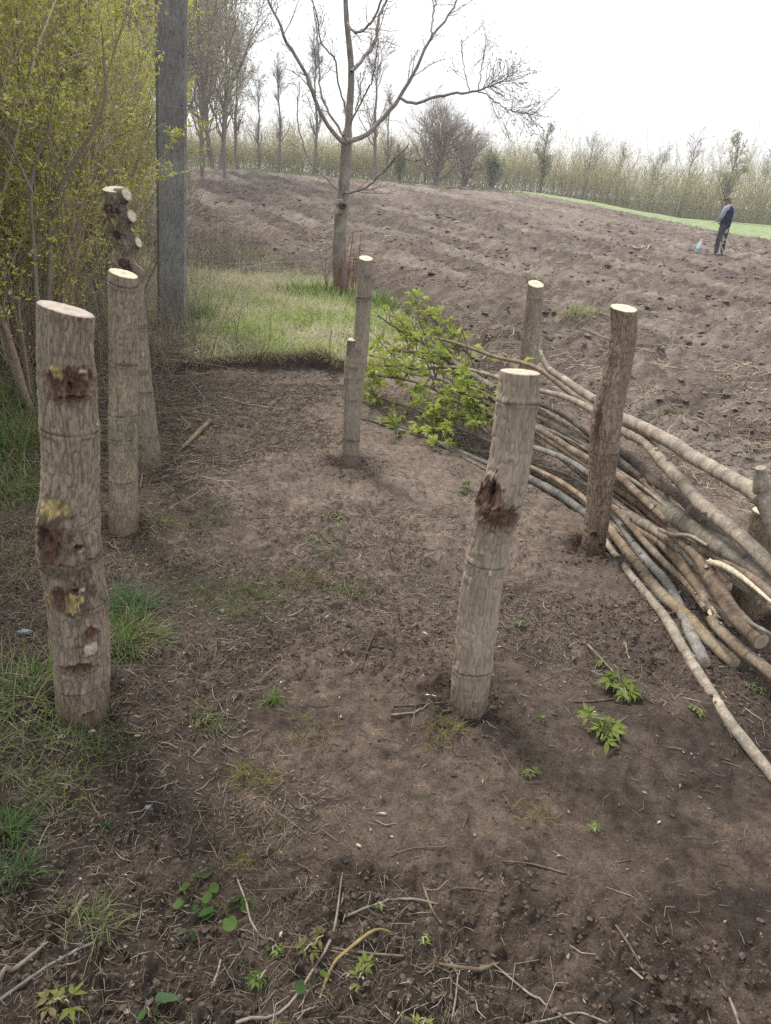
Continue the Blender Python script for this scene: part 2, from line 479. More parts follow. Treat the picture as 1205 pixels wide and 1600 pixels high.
# ------------------------------------------------------------------ ground sheets on one polar grid
def build_land():
    az_f = np.linspace(-47, 47, 640)
    az_c = np.concatenate([np.linspace(-180, -50, 60), az_f, np.linspace(50, 180, 60)[:-1]])
    az = np.radians(az_c)
    rr = np.concatenate([[0.02, 0.2, 0.4, 0.55], np.geomspace(0.66, 13, 520), np.geomspace(13.1, 70, 260), np.geomspace(74, 900, 26)])
    A, Rr = np.meshgrid(az, rr)
    X = Rr * np.sin(A); Y = Rr * np.cos(A)
    Z = H(X, Y)
    n, m = X.shape
    # colour of the bare earth
    x, y = X.ravel(), Y.ravel()
    pd = plough_d(x, y)
    fld = sstep(-0.3, 0.4, pd)
    big = fbm(x * 1.1, y * 1.1, 3, 50)
    mid = fbm(x * 5, y * 5, 4, 51)
    fin = fbm(x * 24, y * 24, 3, 52, 0.65)
    c = C_SOIL[None] * np.ones((len(x), 1))
    red = sstep(0.4, 0.62, big)[:, None]
    c = c * (1 - red) + C_SOIL_RED * red
    damp_shade = sstep(0.50, 0.68, mid - 0.10 * sstep(2.0, 4.0, y) + 0.16 * (1 - sstep(0.9, 1.5, y)) + 0.12 * sstep(0.2, -1.0, x))[:, None]  # patchy damp, carrying part of the painted foreground dimming
    damp_shade = np.clip(damp_shade, 0, 1) * 0.6
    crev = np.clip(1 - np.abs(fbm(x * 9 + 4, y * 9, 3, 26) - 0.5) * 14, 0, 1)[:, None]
    damp_shade = np.maximum(damp_shade, 0.45 * crev)  # crease shade painted along the relief crevices
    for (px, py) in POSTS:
        damp_shade = np.maximum(damp_shade, 0.85 * np.exp(-(np.hypot(x - px, y - py) / 0.22) ** 2)[:, None])  # dark loose soil and contact shade painted round each post
    c = c * (1 - damp_shade) + C_SOIL_DARK * damp_shade
    c = c * (0.45 + 0.75 * fin + 0.35 * fbm(x * 70, y * 70, 2, 53))[:, None]
    far_bright = sstep(1.6, 3.9, y)[:, None]                       # drier soil plus a near-to-far brightness gradient painted into the colour
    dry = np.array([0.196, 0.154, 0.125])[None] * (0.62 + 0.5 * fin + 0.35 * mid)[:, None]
    kd = 0.92 * far_bright * (1 - 0.60 * damp_shade) * (1 - 0.9 * np.maximum.reduce([np.exp(-(np.hypot(x - px, y - py) / 0.17) ** 2) for (px, py) in POSTS]))[:, None] * (0.55 + 0.45 * sstep(-1.6, -0.7, x))[:, None]
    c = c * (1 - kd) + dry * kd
    c = c * (0.58 + 0.42 * sstep(1.0, 1.9, y + 0.6 * (big - 0.5) - 0.1 * x))[:, None]     # foreground dimming painted into the colour, over slightly moister soil
    cf = C_FIELD[None] * (0.40 + 0.85 * fbm(x * 3.1, y * 3.1, 4, 60, 0.65) + 0.75 * (fbm(x * 0.05 - y * 0.13, (x * 0.93 + y * 0.36) * 1.05, 3, 66) - 0.5) + 0.25 * sstep(0.4, 0.7, vnoise(x * 14, y * 14, None, 67)) - 0.05)[:, None]
    st = (sstep(0.52, 0.70, fbm(x * 0.08 - y * 0.2, (x * 0.93 + y * 0.36) * 1.9, 4, 61)) * 0.5)[:, None]
    cf = cf * (1 - st) + np.array([0.26, 0.225, 0.19]) * st
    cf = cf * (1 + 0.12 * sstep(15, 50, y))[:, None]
    c = c * (1 - fld[:, None]) + cf * fld[:, None]
    # bank face of the turf: soil colour darkened along the edge, turf on top
    te = turf_edge(x)
    bank = (np.exp(-((y - te + 0.02) / 0.10) ** 2) * sstep(-2.3, -1.6, x) * (1 - sstep(-0.4, 0.0, x)))[:, None]
    c = c * (1 - 0.75 * bank) + C_SOIL_DARK * 0.7 * 0.75 * bank
    g = sstep(0.0, 0.25, y - te) * (1 - sstep(-0.5, 0.3, pd)) * sstep(-0.5, 0.4, x + 1.75 + 0.32 * (y - 6)) * (1 - sstep(0.2, 0.8, x))
    g = np.maximum(g, 0.75 * sstep(-1.9, -2.3, x + 0.2 * (mid - .5)) * (1 - sstep(14, 16, y)))
    tc_ = np.array([0.24, 0.225, 0.135])[None] * (0.7 + 0.6 * fbm(x * 6, y * 6, 3, 64))[:, None]
    c = c * (1 - g[:, None]) + tc_ * g[:, None]
    # far side: verge, mown strip, thicket floor
    e = y - np.interp(x, EDX, EDY) + 1.5 * (fbm(x * 0.6, y * 0.6, 3, 70) - 0.5)
    verge = sstep(0.0, 0.6, e)[:, None]
    cv = np.array([0.115, 0.15, 0.05])[None] * (0.7 + 0.6 * fbm(x * 1.2, y * 1.2, 3, 71))[:, None]
    strip = (sstep(1.6, 2.4, e) * sstep(2, 9, x))[:, None]
    cs = np.array([0.24, 0.30, 0.15])
    cv = cv * (1 - strip) + cs * strip
    c = c * (1 - verge) + cv * verge
    hd = sstep(-0.5, 0.5, y - np.interp(x, HDX, HDY))[:, None]
    c = c * (1 - hd) + np.array([0.07, 0.075, 0.035]) * hd
    V = np.stack([x, y, Z.ravel()], 1)
    i = np.arange(n - 1)[:, None] * m; j = np.arange(m)[None]
    Q = np.stack([i + j, i + m + j, i + m + (j + 1) % m, i + (j + 1) % m], -1).reshape(-1, 4)
    cx = V[Q].mean(1)
    pdc = plough_d(cx[:, 0], cx[:, 1]) > 0.05
    ed = cx[:, 1] - np.interp(cx[:, 0], EDX, EDY)
    zone = np.where(ed > 0.3, 2, np.where(pdc, 1, 0))
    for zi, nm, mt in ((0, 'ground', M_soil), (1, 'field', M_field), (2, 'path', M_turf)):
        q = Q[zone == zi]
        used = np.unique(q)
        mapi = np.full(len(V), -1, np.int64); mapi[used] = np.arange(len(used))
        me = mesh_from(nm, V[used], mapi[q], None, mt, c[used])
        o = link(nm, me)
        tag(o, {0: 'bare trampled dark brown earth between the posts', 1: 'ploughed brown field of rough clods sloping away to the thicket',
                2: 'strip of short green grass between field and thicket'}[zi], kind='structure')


build_land()

# ------------------------------------------------------------------ posts of cut tree trunk
BARK_GREY = np.array([0.285, 0.228, 0.176])
BARK_RED = np.array([0.26, 0.195, 0.15])
WOOD_PALE = np.array([0.58, 0.50, 0.38])
WOOD_YELLOW = np.array([0.46, 0.37, 0.17])
WOOD_BROWN = np.array([0.125, 0.075, 0.052])
HOLLOW = np.array([0.055, 0.036, 0.026])


def make_post(name, label, line, depth, base_col, rings=9, ridge=0.0022, nu=150, nv=330, feats=(), seed=1, top_tilt=(0, 0), top_col=WOOD_PALE,
              stubs=(), lichen=0.4, ring_d=0.0035, group='cut trunk posts set in the yard', top_grey=0.0):
    """line: (u, v, width) of the post from foot to top; depth = its distance"""
    rng = np.random.default_rng(seed)
    pts = []
    for (u, v, w) in line:
        p = at_depth(u, v, depth)
        dist = -(CMn.T @ (p - np.array([0, 0, CZ])))[2]
        pts.append([p[0], p[1], p[2], w * dist / F * 0.5])
    pts = np.array(pts)
    foot = pts[0].copy()
    gz = Hs(foot[0], foot[1])
    low = pts[0].copy(); low[2] = gz - 0.12
    dirx = (pts[1] - pts[0]) / max(pts[1][2] - pts[0][2], 1e-4)
    low[:2] = pts[0][:2] + dirx[:2] * (low[2] - pts[0][2])
    pts = np.vstack([low, pts[0] if pts[0][2] > low[2] + 0.02 else pts[0] + np.array([0, 0, 0.06, 0]), pts[1:]])
    L = smooth_line(pts, nv)
    org = np.array([foot[0], foot[1], gz])
    tocam = -np.array([foot[0], foot[1]]); tocam /= np.linalg.norm(tocam)
    right = np.array([-tocam[1], tocam[0]])           # image right as seen from the camera
    th = np.arange(nu) * 2 * math.pi / nu             # theta 0 faces the camera, +90deg = right
    ct, sn = np.cos(th), np.sin(th)
    zz = L[:, 2:3]; r0 = L[:, 3:4]
    T2, Zz = np.meshgrid(th, L[:, 2])
    cx, sx = np.cos(T2), np.sin(T2)
    s1 = seed * 3.7
    warp = vnoise(cx * 2 + s1, sx * 2, Zz * 5, seed) * 1.2
    coarse = 1.0 if L[:, 3].max() > 0.060 else 0.5
    kf = 9.0 if coarse == 1 else 7.0
    rid = vnoise(cx * kf + s1 + warp, sx * kf + warp, Zz * 34, seed + 1)
    rid = 1 - np.abs(rid - 0.5) * 4; rid = 1 - np.clip(rid, 0, 1) ** 1.5
    rid2 = vnoise(cx * 24 + s1, sx * 24 + warp, Zz * 34, seed + 2)
    lump = vnoise(cx * 1.5 + s1, sx * 1.5, Zz * 6, seed + 3) - 0.5
    Rr = r0 * (1 + 0.13 * lump) + ridge * (rid * 1.5 + rid2 * 0.8 - 1.1)
    col = base_col[None, None] * (1 - 0.36 * coarse + 0.46 * coarse * rid + 0.30 * coarse * (rid2 - 0.3) + 0.35 * (vnoise(cx * 2.5, sx * 2.5 + s1, Zz * 4, seed + 12) - 0.5))[..., None]
    li = sstep(0.5, 0.7, vnoise(cx * 3 + s1, sx * 3, Zz * 7, seed + 4) * 0.6 + vnoise(cx * 9, sx * 9 + s1, Zz * 20, seed + 5) * 0.4)[..., None] * lichen
    col = col * (1 - li) + np.array([0.24, 0.235, 0.165]) * li
    foot_dark = sstep(gz + 0.16, gz, Zz)[..., None] * 0.6  # bark colour turns darker red-brown towards the foot
    col = col * (1 - foot_dark) + np.array([0.10, 0.065, 0.045]) * foot_dark
    # growth scars: thin rings round the trunk
    rings = max(3, int(rings * 0.65))
    zs = np.sort(L[0, 2] + (L[-1, 2] - L[0, 2]) * (np.arange(rings) + 0.05 + 0.9 * rng.random(rings)) / rings)
    for z0 in zs:
        zc = z0 + 0.006 * np.sin(T2 + rng.random() * 6) + 0.008 * (vnoise(cx * 2, sx * 2, Zz * 0 + z0, seed + 6) - 0.5)
        g = np.exp(-((Zz - zc) / 0.003) ** 2); b = np.exp(-((Zz - zc) / 0.016) ** 2)
        st = 1.25 * sstep(0.3, 0.8, rng.random() * 0.5 + 0.5 * vnoise(cx * 2.5 + z0, sx * 2.5, Zz * 0 + z0 * 9, seed + 7) + 0.15)
        Rr = Rr + st * (b * 0.003 - g * ring_d)
        col = col * (1 - np.clip(0.38 * g * st + 0.10 * b * st, 0, 1)[..., None])
    # knots, wounds and torn places
    for (u, v, ru, rv, kind, dep) in feats:
        d = at_depth(u, v, depth)
        j = int(np.argmin(np.abs(L[:, 2] - d[2])))
        cen = L[j]
        dx = (d[:2] - cen[:2]) @ right
        sc = zdep(d) / F
        t0 = math.asin(max(-0.97, min(0.97, dx / cen[3])))
        dt = (T2 - t0 + math.pi) % (2 * math.pi) - math.pi
        ex = dt * cen[3] / (ru * sc); ey = (Zz - d[2]) / (rv * sc)
        wob = 0.75 * (vnoise(cx * 7 + u, sx * 7, Zz * 38, seed + 8) - 0.5) + 0.45 * (vnoise(cx * 20 + u, sx * 20, Zz * 90, seed + 13) - 0.5)
        q = np.sqrt(ex**2 + ey**2) + wob
        mk = 1 - sstep(0.62, 1.05, q)
        core = 1 - sstep(0.2, 0.75, q)
        rim = np.exp(-((q - 1.05) / 0.22) ** 2)
        rag = vnoise(cx * 30, sx * 30, Zz * 60, seed + 11)
        halo = np.exp(-(np.maximum(q - 0.8, 0) / 0.5) ** 2) * 0.45
        if kind in ('wood', 'pale', 'brown', 'hole'):
            col = col * (1 - halo[..., None]) + WOOD_BROWN * 0.7 * halo[..., None]
        if kind == 'lump':
            n_ = vnoise(cx * 6 + u, sx * 6, Zz * 30, seed + 21) - 0.4
            g_ = np.exp(-(q * 0.9) ** 2)
            Rr = Rr + g_ * (dep + 0.02 * n_ + 0.006 * rag)
            mk = mk * 0.6
            cc = base_col * 0.42 * (0.5 + 1.0 * rag)[..., None]
        elif kind == 'wood':
            Rr = Rr + dep * mk + 0.002 * rim
            cc = WOOD_YELLOW * (0.45 + 0.8 * rag)[..., None]
            kb = sstep(0.55, 0.75, vnoise(cx * 9 + u, sx * 9, Zz * 50, 77))[..., None] * 0.8
            cc = cc * (1 - kb) + WOOD_BROWN * kb
        elif kind == 'pale':
            Rr = Rr + dep * mk + 0.002 * rim
            cc = WOOD_PALE * (0.65 + 0.5 * rag)[..., None]
        elif kind == 'brown':
            Rr = Rr + dep * core + 0.006 * rim + 0.003 * (rag - 0.5) * mk
            cc = WOOD_BROWN * (0.55 + 0.9 * rag)[..., None]
        elif kind == 'hole':
            Rr = Rr + dep * core + 0.005 * rim
            cc = HOLLOW * (0.5 + rag)[..., None]
        else:                                                     # bump of a healed knot
            Rr = Rr + dep * np.exp(-q**2 * 1.2) - 0.003 * np.exp(-((q - 0.3) / 0.15) ** 2)
            mk = mk * 0.55
            cc = base_col * 0.45 * (0.6 + rag)[..., None]
        col = col * (1 - mk[..., None]) + cc * mk[..., None]
    Rr = np.maximum(Rr, 0.004)
    ox = Rr * (cx * tocam[0] + sx * right[0]); oy = Rr * (cx * tocam[1] + sx * right[1])
    tz = sstep(0.82, 1.0, np.arange(nv) / (nv - 1))[:, None]
    oz = (top_tilt[0] * (Rr * sx) + top_tilt[1] * (Rr * cx)) * tz
    V = np.stack([L[:, 0:1] + ox, L[:, 1:2] + oy, Zz + oz], -1) - org
    i = np.arange(nv - 1)[:, None] * nu; j = np.arange(nu)[None]
    Q = np.stack([i + j, i + (j + 1) % nu, i + nu + (j + 1) % nu, i + nu + j], -1).reshape(-1, 4)
    root = empty(name, org.tolist(), label, 'post', group)
    link('trunk', mesh_from('trunk', V.reshape(-1, 3), Q, None, M_bark if coarse == 1 else M_fine_bark, np.clip(col, 0.01, 1).reshape(-1, 3)), root)
    # sawn top with growth rings and a ragged bark rim
    ring = V[-1]
    cen = ring.mean(0)
    fr = [1.0, 0.93, 0.9, 0.72, 0.66, 0.52, 0.46, 0.32, 0.26, 0.14, 0.02]
    cv, cc = [], []
    for q, f in enumerate(fr):
        z = 0.003 if 0 < q else 0.0
        cv.append(cen + (ring - cen) * f + np.array([0, 0, z]) + np.stack([0 * th, 0 * th, 0.0012 * (vnoise(ct * 6 * f, sn * 6 * f, ct * 0 + seed, 3) - 0.5)], 1))
        tone = 1.0 if q % 2 else 0.86
        c0 = top_col * tone * (1 - 0.35 * max(0, 0.3 - f) / 0.3)
        c1 = np.broadcast_to(c0, (nu, 3)) * (0.82 + 0.36 * vnoise(ct * 3 * f + seed, sn * 9 * f, ct * 0 + 2, seed + 9))[:, None]
        if q == 0: c1 = np.broadcast_to(base_col * 0.55, (nu, 3))
        c1 = c1 * (1 - top_grey) + np.array([0.33, 0.29, 0.25]) * top_grey
        cc.append(c1)
    cv = np.concatenate(cv); cc = np.concatenate(cc)
    i = np.arange(len(fr) - 1)[:, None] * nu
    Q = np.stack([i + j, i + (j + 1) % nu, i + nu + (j + 1) % nu, i + nu + j], -1).reshape(-1, 4)
    link('sawn_top', mesh_from('sawn_top', cv, Q, None, M_wood, cc), root)
    # stubs of cut side branches
    for (u, v, du, dv, dy, rpx, ln, pc) in stubs:
        d = at_depth(u, v, depth); sc = zdep(d) / F
        jj = int(np.argmin(np.abs(L[:, 2] - d[2])))
        dirv = np.array([right[0] * du + tocam[0] * dy, right[1] * du + tocam[1] * dy, -dv]); dirv /= np.linalg.norm(dirv)
        rs_ = rpx * sc
        dx = (d[:2] - L[jj, :2]) @ right
        edge = L[jj, 3]
        start = np.array([L[jj, 0] + right[0] * dx * 0.6, L[jj, 1] + right[1] * dx * 0.6, d[2]]) + np.array([tocam[0], tocam[1], 0]) * edge * max(0, dy) * 0.5
        end = start + dirv * (edge * 0.55 + ln * sc)
        P = np.stack([start, start * 0.45 + end * 0.55, end])[None]
        a, q = tubes(P, np.array([[rs_ * 1.35, rs_ * 1.08, rs_]]), 18)
        a = a + (vnoise(a[:, 0] * 300, a[:, 1] * 300, a[:, 2] * 300, 4) - 0.5)[:, None] * 0.002
        s_ = link('branch_stub', mesh_from('branch_stub', a - org, q, None, M_bark, base_col * 0.62), root)
        rg = a[-18:]; cn = rg.mean(0)
        disc = np.concatenate([rg + dirv * 0.0015, cn + (rg - cn) * 0.45 + dirv * 0.003, cn[None] + dirv * 0.002])
        k = np.arange(18)
        Qd = np.stack([k, (k + 1) % 18, 18 + (k + 1) % 18, 18 + k], 1)
        Td = np.stack([18 + k, 18 + (k + 1) % 18, np.full(18, 36)], 1)
        fc = np.concatenate([np.broadcast_to(pc * 0.6, (18, 3)), np.broadcast_to(pc * 1.0, (18, 3)), np.broadcast_to(pc * 0.7, (1, 3))]) * (0.75 + 0.4 * rng.random((37, 1)))
        link('cut_face', mesh_from('cut_face', disc - org, Qd, Td, M_torn if pc[0] < 0.3 else M_wood, fc), s_)
    return root, L


make_post('post', 'thick grey-brown trunk post at far left with torn yellow wounds and leaning sawn top',
          [(130, 1112, 76), (128, 1040, 80), (124, 980, 84), (118, 920, 87), (109, 860, 91), (108, 800, 91), (110, 760, 86), (110, 700, 84), (107, 640, 83), (105, 590, 84), (102, 530, 79), (103, 484, 81)], 1.75,
          BARK_GREY, 11, 0.0024, 190, 420,
          feats=[(100, 850, 38, 60, 'lump', 0.006), (118, 915, 34, 34, 'lump', 0.004), (84, 800, 22, 46, 'lump', 0.008), (108, 588, 36, 24, 'brown', -0.005), (112, 610, 22, 4, 'hole', -0.003), (90, 572, 10, 13, 'wood', 0.004), (124, 570, 7, 6, 'pale', 0.005), (108, 592, 6, 8, 'hole', -0.007),
                 (84, 774, 21, 17, 'wood', 0.002), (76, 812, 13, 26, 'hole', -0.012), (84, 832, 13, 34, 'brown', -0.007),
                 (119, 868, 20, 24, 'knot', 0.008), (121, 840, 7, 5, 'pale', 0.002), (117, 834, 8, 5, 'hole', -0.004),
                 (110, 916, 17, 20, 'wood', 0.003), (122, 898, 6, 6, 'pale', 0.006), (113, 896, 5, 5, 'hole', -0.006), (96, 905, 7, 16, 'brown', -0.006), (78, 918, 7, 18, 'wood', 0.001),
                 (139, 994, 13, 12, 'pale', 0.007), (138, 970, 10, 13, 'brown', 0.0), (120, 1020, 24, 9, 'brown', -0.004),
                 (150, 660, 4, 6, 'pale', 0.003), (134, 1093, 8, 5, 'brown', 0.0)],
          seed=3, top_tilt=(-0.26, -0.02), top_col=np.array([0.52, 0.45, 0.38]), lichen=0.25, top_grey=0.45)
make_post('post', 'straight slim post with clean slanting pale top, second from left',
          [(193, 835, 43), (193, 700, 42), (193, 560, 42), (193, 428, 43)], 2.92, np.array([0.275, 0.23, 0.17]), 10, 0.0016, 120, 330,
          feats=[(195, 565, 10, 6, 'knot', 0.004), (200, 640, 12, 4, 'knot', 0.003)], seed=7, top_tilt=(-0.2, -0.15), lichen=0.3, top_col=WOOD_PALE * 1.2)
make_post('post', 'tall knobbly post covered in cut branch stubs, behind the slim left post',
          [(231, 732, 44), (222, 640, 38), (214, 540, 35), (206, 460, 36), (203, 425, 42), (192, 404, 33), (199, 384, 36), (190, 362, 30), (190, 342, 37), (179, 322, 33), (183, 306, 36), (179, 296, 36)], 3.71,
          np.array([0.25, 0.21, 0.165]), 12, 0.0016, 130, 330,
          feats=[(190, 345, 30, 50, 'lump', 0.0), (206, 425, 26, 14, 'lump', 0.006), (196, 412, 12, 9, 'hole', -0.006), (182, 327, 9, 6, 'hole', -0.008), (178, 345, 8, 12, 'wood', 0.0), (218, 690, 8, 5, 'knot', 0.006),
                 (222, 577, 10, 6, 'knot', 0.006), (214, 668, 8, 5, 'knot', 0.005), (200, 366, 12, 8, 'knot', 0.006), (223, 550, 4, 4, 'pale', 0.002)],
          seed=11, top_tilt=(0.05, -0.2), lichen=0.4, top_grey=0.1,
          stubs=[(189, 308, 0.7, -0.35, 0.7, 10, 7, WOOD_PALE * 1.15), (196, 341, 0.75, -0.3, 0.7, 9.5, 7, WOOD_PALE * 1.15), (197, 360, 0.9, -0.3, 0.3, 6, 4, WOOD_PALE),
                 (205, 384, 0.8, -0.4, 0.6, 8, 8, WOOD_PALE * 1.15), (174, 326, -0.5, -0.1, 0.8, 8, 2, WOOD_BROWN * 0.6), (183, 365, -0.2, 0.0, 0.9, 6, 2, WOOD_BROWN * 0.6),
                 (196, 414, -0.1, -0.5, 0.8, 8, 2, WOOD_BROWN * 0.6), (192, 400, -0.9, -0.5, 0.2, 5, 3, WOOD_PALE)])
make_post('post', 'narrow centre post with a side shoulder cut halfway up, nearest the tree',
          [(547, 732, 26), (550, 650, 27), (553, 600, 30), (556, 565, 34), (560, 545, 31), (564, 528, 25), (566, 505, 23), (569, 460, 23), (572, 404, 22)], 3.95,
          np.array([0.28, 0.24, 0.195]), 9, 0.0013, 96, 300,
          feats=[(573, 429, 7, 5, 'knot', 0.006), (556, 548, 12, 8, 'knot', 0.004), (552, 573, 9, 5, 'knot', 0.004), (549, 683, 6, 4, 'knot', 0.004), (553, 624, 8, 3, 'knot', 0.002)],
          seed=17, top_tilt=(-0.05, -0.25), lichen=0.15, top_col=WOOD_PALE * 1.2, stubs=[(548, 552, -0.10, -1.0, 0.15, 8.5, 14, WOOD_PALE)])
make_post('post', 'short far post with a bright cut top, rising behind the branch pile',
          [(818, 652, 30), (822, 600, 29), (827, 550, 28), (832, 500, 27), (838, 444, 25)], 5.0,
          np.array([0.27, 0.225, 0.18]), 8, 0.0013, 90, 240, seed=23, top_tilt=(-0.12, -0.3), lichen=0.2, top_col=WOOD_PALE * 1.25)
make_post('post', 'reddish-brown rough post with bright sawn top holding back the branch pile',
          [(926, 863, 34), (935, 790, 37), (942, 720, 42), (948, 655, 47), (962, 590, 41), (974, 530, 38), (975, 482, 41)], 3.11,
          BARK_RED * 0.95, 5, 0.0034, 130, 330,
          feats=[(936, 655, 6, 22, 'brown', -0.002), (930, 828, 5, 5, 'hole', -0.003), (940, 845, 4, 4, 'hole', -0.003), (958, 560, 8, 14, 'knot', 0.003)],
          seed=29, top_tilt=(-0.06, -0.12), lichen=0.12, ring_d=0.002, top_col=WOOD_PALE * 1.2)
make_post('post', 'leaning grey post in the foreground with a rotten red-brown split at mid height',
          [(730, 1108, 56), (741, 1020, 60), (750, 930, 62), (765, 850, 62), (783, 780, 66), (797, 720, 64), (805, 650, 62), (813, 582, 60)], 1.91,
          np.array([0.33, 0.272, 0.212]), 9, 0.0022, 180, 400,
          feats=[(800, 626, 13, 7, 'knot', 0.005), (800, 710, 6, 5, 'knot', 0.004), (775, 785, 30, 40, 'lump', 0.004), (766, 768, 17, 34, 'brown', -0.004), (786, 797, 24, 20, 'brown', 0.002),
                 (771, 762, 5, 30, 'hole', -0.024), (757, 762, 4, 16, 'hole', -0.008), (712, 1018, 4, 14, 'wood', 0.001), (752, 856, 10, 5, 'knot', 0.004),
                 (745, 1082, 10, 4, 'knot', 0.002), (768, 880, 3, 5, 'pale', 0.001), (728, 900, 4, 6, 'knot', 0.005)],
          seed=31, top_tilt=(0.02, 0.08), lichen=0.3, top_grey=0.25)
make_post('post', 'half-hidden post at the right edge behind the log butts',
          [(1163, 978, 52), (1176, 905, 50), (1192, 835, 44), (1198, 800, 42)], 2.66,
          np.array([0.20, 0.155, 0.11]), 6, 0.002, 110, 260, seed=37, lichen=0.2,
          group='cut trunk posts set in the yard')

# ------------------------------------------------------------------ the heap of cut branches laid against the posts
def heap_y(u):
    return float(np.interp(u, [560, 600, 700, 800, 900, 960, 1050, 1100, 1150, 1205, 1260], [5.4, 5.2, 4.7, 4.2, 3.68, 3.38, 2.82, 2.5, 2.26, 2.08, 1.95]))


def w_ok(line):
    return max(p[2] for p in line) > 12


def make_log(label, line, off, col, cat='branch', rings=True, cut=True, seed=0, splinter=None, name='cut_branch', mat=None, s=14, dens=1.6,
             pale=WOOD_PALE * 0.6, depths=None, group='branches heaped against the posts', gap=0.0):
    rng = np.random.default_rng(seed + 100)
    pts = []
    for q, (u, v, w) in enumerate(line):
        y = heap_y(u) + off * float(1 - 0.6 * sstep(980, 1130, u)) if depths is None else depths[q]
        p = at_depth(u, v, y)
        rad = w * 0.5 * zdep(p) / F
        g = float(H(np.array([p[0]]), np.array([p[1]]), True)[0])
        if p[2] < g + rad * 0.8 + gap:
            p = ground_pt(u, v, rad * 0.8 + gap)
            rad = w * 0.5 * zdep(p) / F
        pts.append([p[0], p[1], p[2], rad * 0.85])
    pts = np.array(pts)
    ln = np.linalg.norm(np.diff(pts[:, :3], axis=0), axis=1).sum()
    k = max(24, int(ln * 90))
    L = smooth_line(pts, k)
    kn = max(3, int(ln / 0.22)); kk_ = np.linspace(0, k - 1, kn)
    L[:, :3] += np.stack([np.interp(np.arange(k), kk_, rng.normal(size=kn)) for d in range(3)], 1) * np.minimum(0.006, L[:, 3:4] * 0.25)
    L[:, :3] += np.stack([vnoise(np.arange(k) * 0.06, np.zeros(k) + seed + d, None, 90 + d) - 0.5 for d in range(3)], 1) * np.minimum(0.004, L[:, 3:4] * 0.2)
    sarr = np.linspace(0, ln, k)
    rad = L[:, 3].copy()
    nodes = np.zeros(k)
    if rings:
        for z0 in np.arange(0.05 + rng.random() * 0.08, ln, 0.095 + 0.03 * rng.random()):
            z0 += rng.normal() * 0.015
            nodes = np.maximum(nodes, np.exp(-((sarr - z0) / 0.007) ** 2) * (0.6 + 0.4 * rng.random()))
        rad = rad * (1 + 0.06 * nodes)
    V, Q = tubes(L[None, :, :3], rad[None], s)
    n3 = vnoise(V[:, 0] * 40, V[:, 1] * 40, V[:, 2] * 40, 7)
    n4 = vnoise(V[:, 0] * 14 + seed, V[:, 1] * 14, V[:, 2] * 14, 8)
    nd = np.repeat(nodes, s)
    C = col[None] * (0.72 + 0.40 * n3 + 0.16 * n4)[:, None] * (1 - 0.45 * nd)[:, None]
    C = C * (0.8 + 0.4 * vnoise(V[:, 0] * 120, V[:, 1] * 120, V[:, 2] * 120, 9))[:, None]
    li = sstep(0.6, 0.8, n4)[:, None] * 0.4
    C = C * (1 - li) + np.array([0.29, 0.28, 0.23]) * li
    Cc = L[np.repeat(np.arange(k), s), :3]
    V = V + unit(V - Cc) * ((n3 - 0.5) * 0.12 * np.repeat(L[:, 3], s))[:, None]
    org = L[k // 2, :3].copy()
    root = empty(name, org.tolist(), label, cat, group)
    link('bark', mesh_from('bark', V - org, Q, None, mat or M_smooth_bark, np.clip(C, .01, 1)), root)
    kk = np.arange(s)
    for e, (ring, dv, cc) in enumerate(((V[-s:], unit(L[-1, :3] - L[-3, :3]), pale), (V[:s], unit(L[0, :3] - L[2, :3]), pale))):
        if e == 1 and not (cut == 'both'): 
            cn = ring.mean(0)
            Vd = np.concatenate([ring, cn[None] + dv * 0.004]); 
            link('end_grain', mesh_from('end_grain', Vd - org, None, np.stack([kk, (kk + 1) % s, np.full(s, s)], 1), M_wood, cc * 0.7), root)
            continue
        cn = ring.mean(0)
        Vd = np.concatenate([ring + dv * 0.001, cn + (ring - cn) * 0.86 + dv * 0.003, cn + (ring - cn) * 0.3 + dv * 0.003, cn[None] + dv * 0.002])
        Cd = np.concatenate([np.broadcast_to(col * 0.6, (s, 3)), np.broadcast_to(cc, (s, 3)), np.broadcast_to(cc * 0.75, (s + 1, 3))])
        Qd = np.concatenate([np.stack([a * s + kk, a * s + (kk + 1) % s, (a + 1) * s + (kk + 1) % s, (a + 1) * s + kk], 1) for a in (0, 1)])
        Td = np.stack([2 * s + kk, 2 * s + (kk + 1) % s, np.full(s, 3 * s)], 1)
        link('end_grain', mesh_from('end_grain', Vd - org, Qd, Td, M_wood, Cd), root)
    # nubs where side shoots were trimmed off
    for t in rng.uniform(0.12, 0.92, int(2 + ln * 2.2)) if rings and w_ok(line) else []:
        i = int(t * (k - 1)); tn = unit(L[min(i + 1, k - 1), :3] - L[i, :3])
        side = unit(np.cross(tn, rng.normal(size=3))); side[2] = abs(side[2])
        dv = unit(side + tn * 0.5 * rng.choice([-1, 1])); r_ = L[i, 3]
        p0 = L[i, :3] + side * r_ * 0.4; h_ = r_ * rng.uniform(0.75, 1.3)
        a, q = tubes(np.stack([p0, p0 + dv * h_ * 0.7, p0 + dv * h_])[None], np.array([[r_ * 0.5, r_ * 0.3, r_ * 0.26]]), 7)
        nb = link('twig_stub', mesh_from('twig_stub', a - org, q, None, M_smooth_bark, col * 0.7), root)
        e_ = a[-7:]; kq = np.arange(7)
        link('cut_face', mesh_from('cut_face', np.concatenate([e_, e_.mean(0)[None] + dv * 0.001]) - org, None, np.stack([kq, (kq + 1) % 7, np.full(7, 7)], 1), M_wood, WOOD_PALE * rng.uniform(0.4, 1.0)), nb)
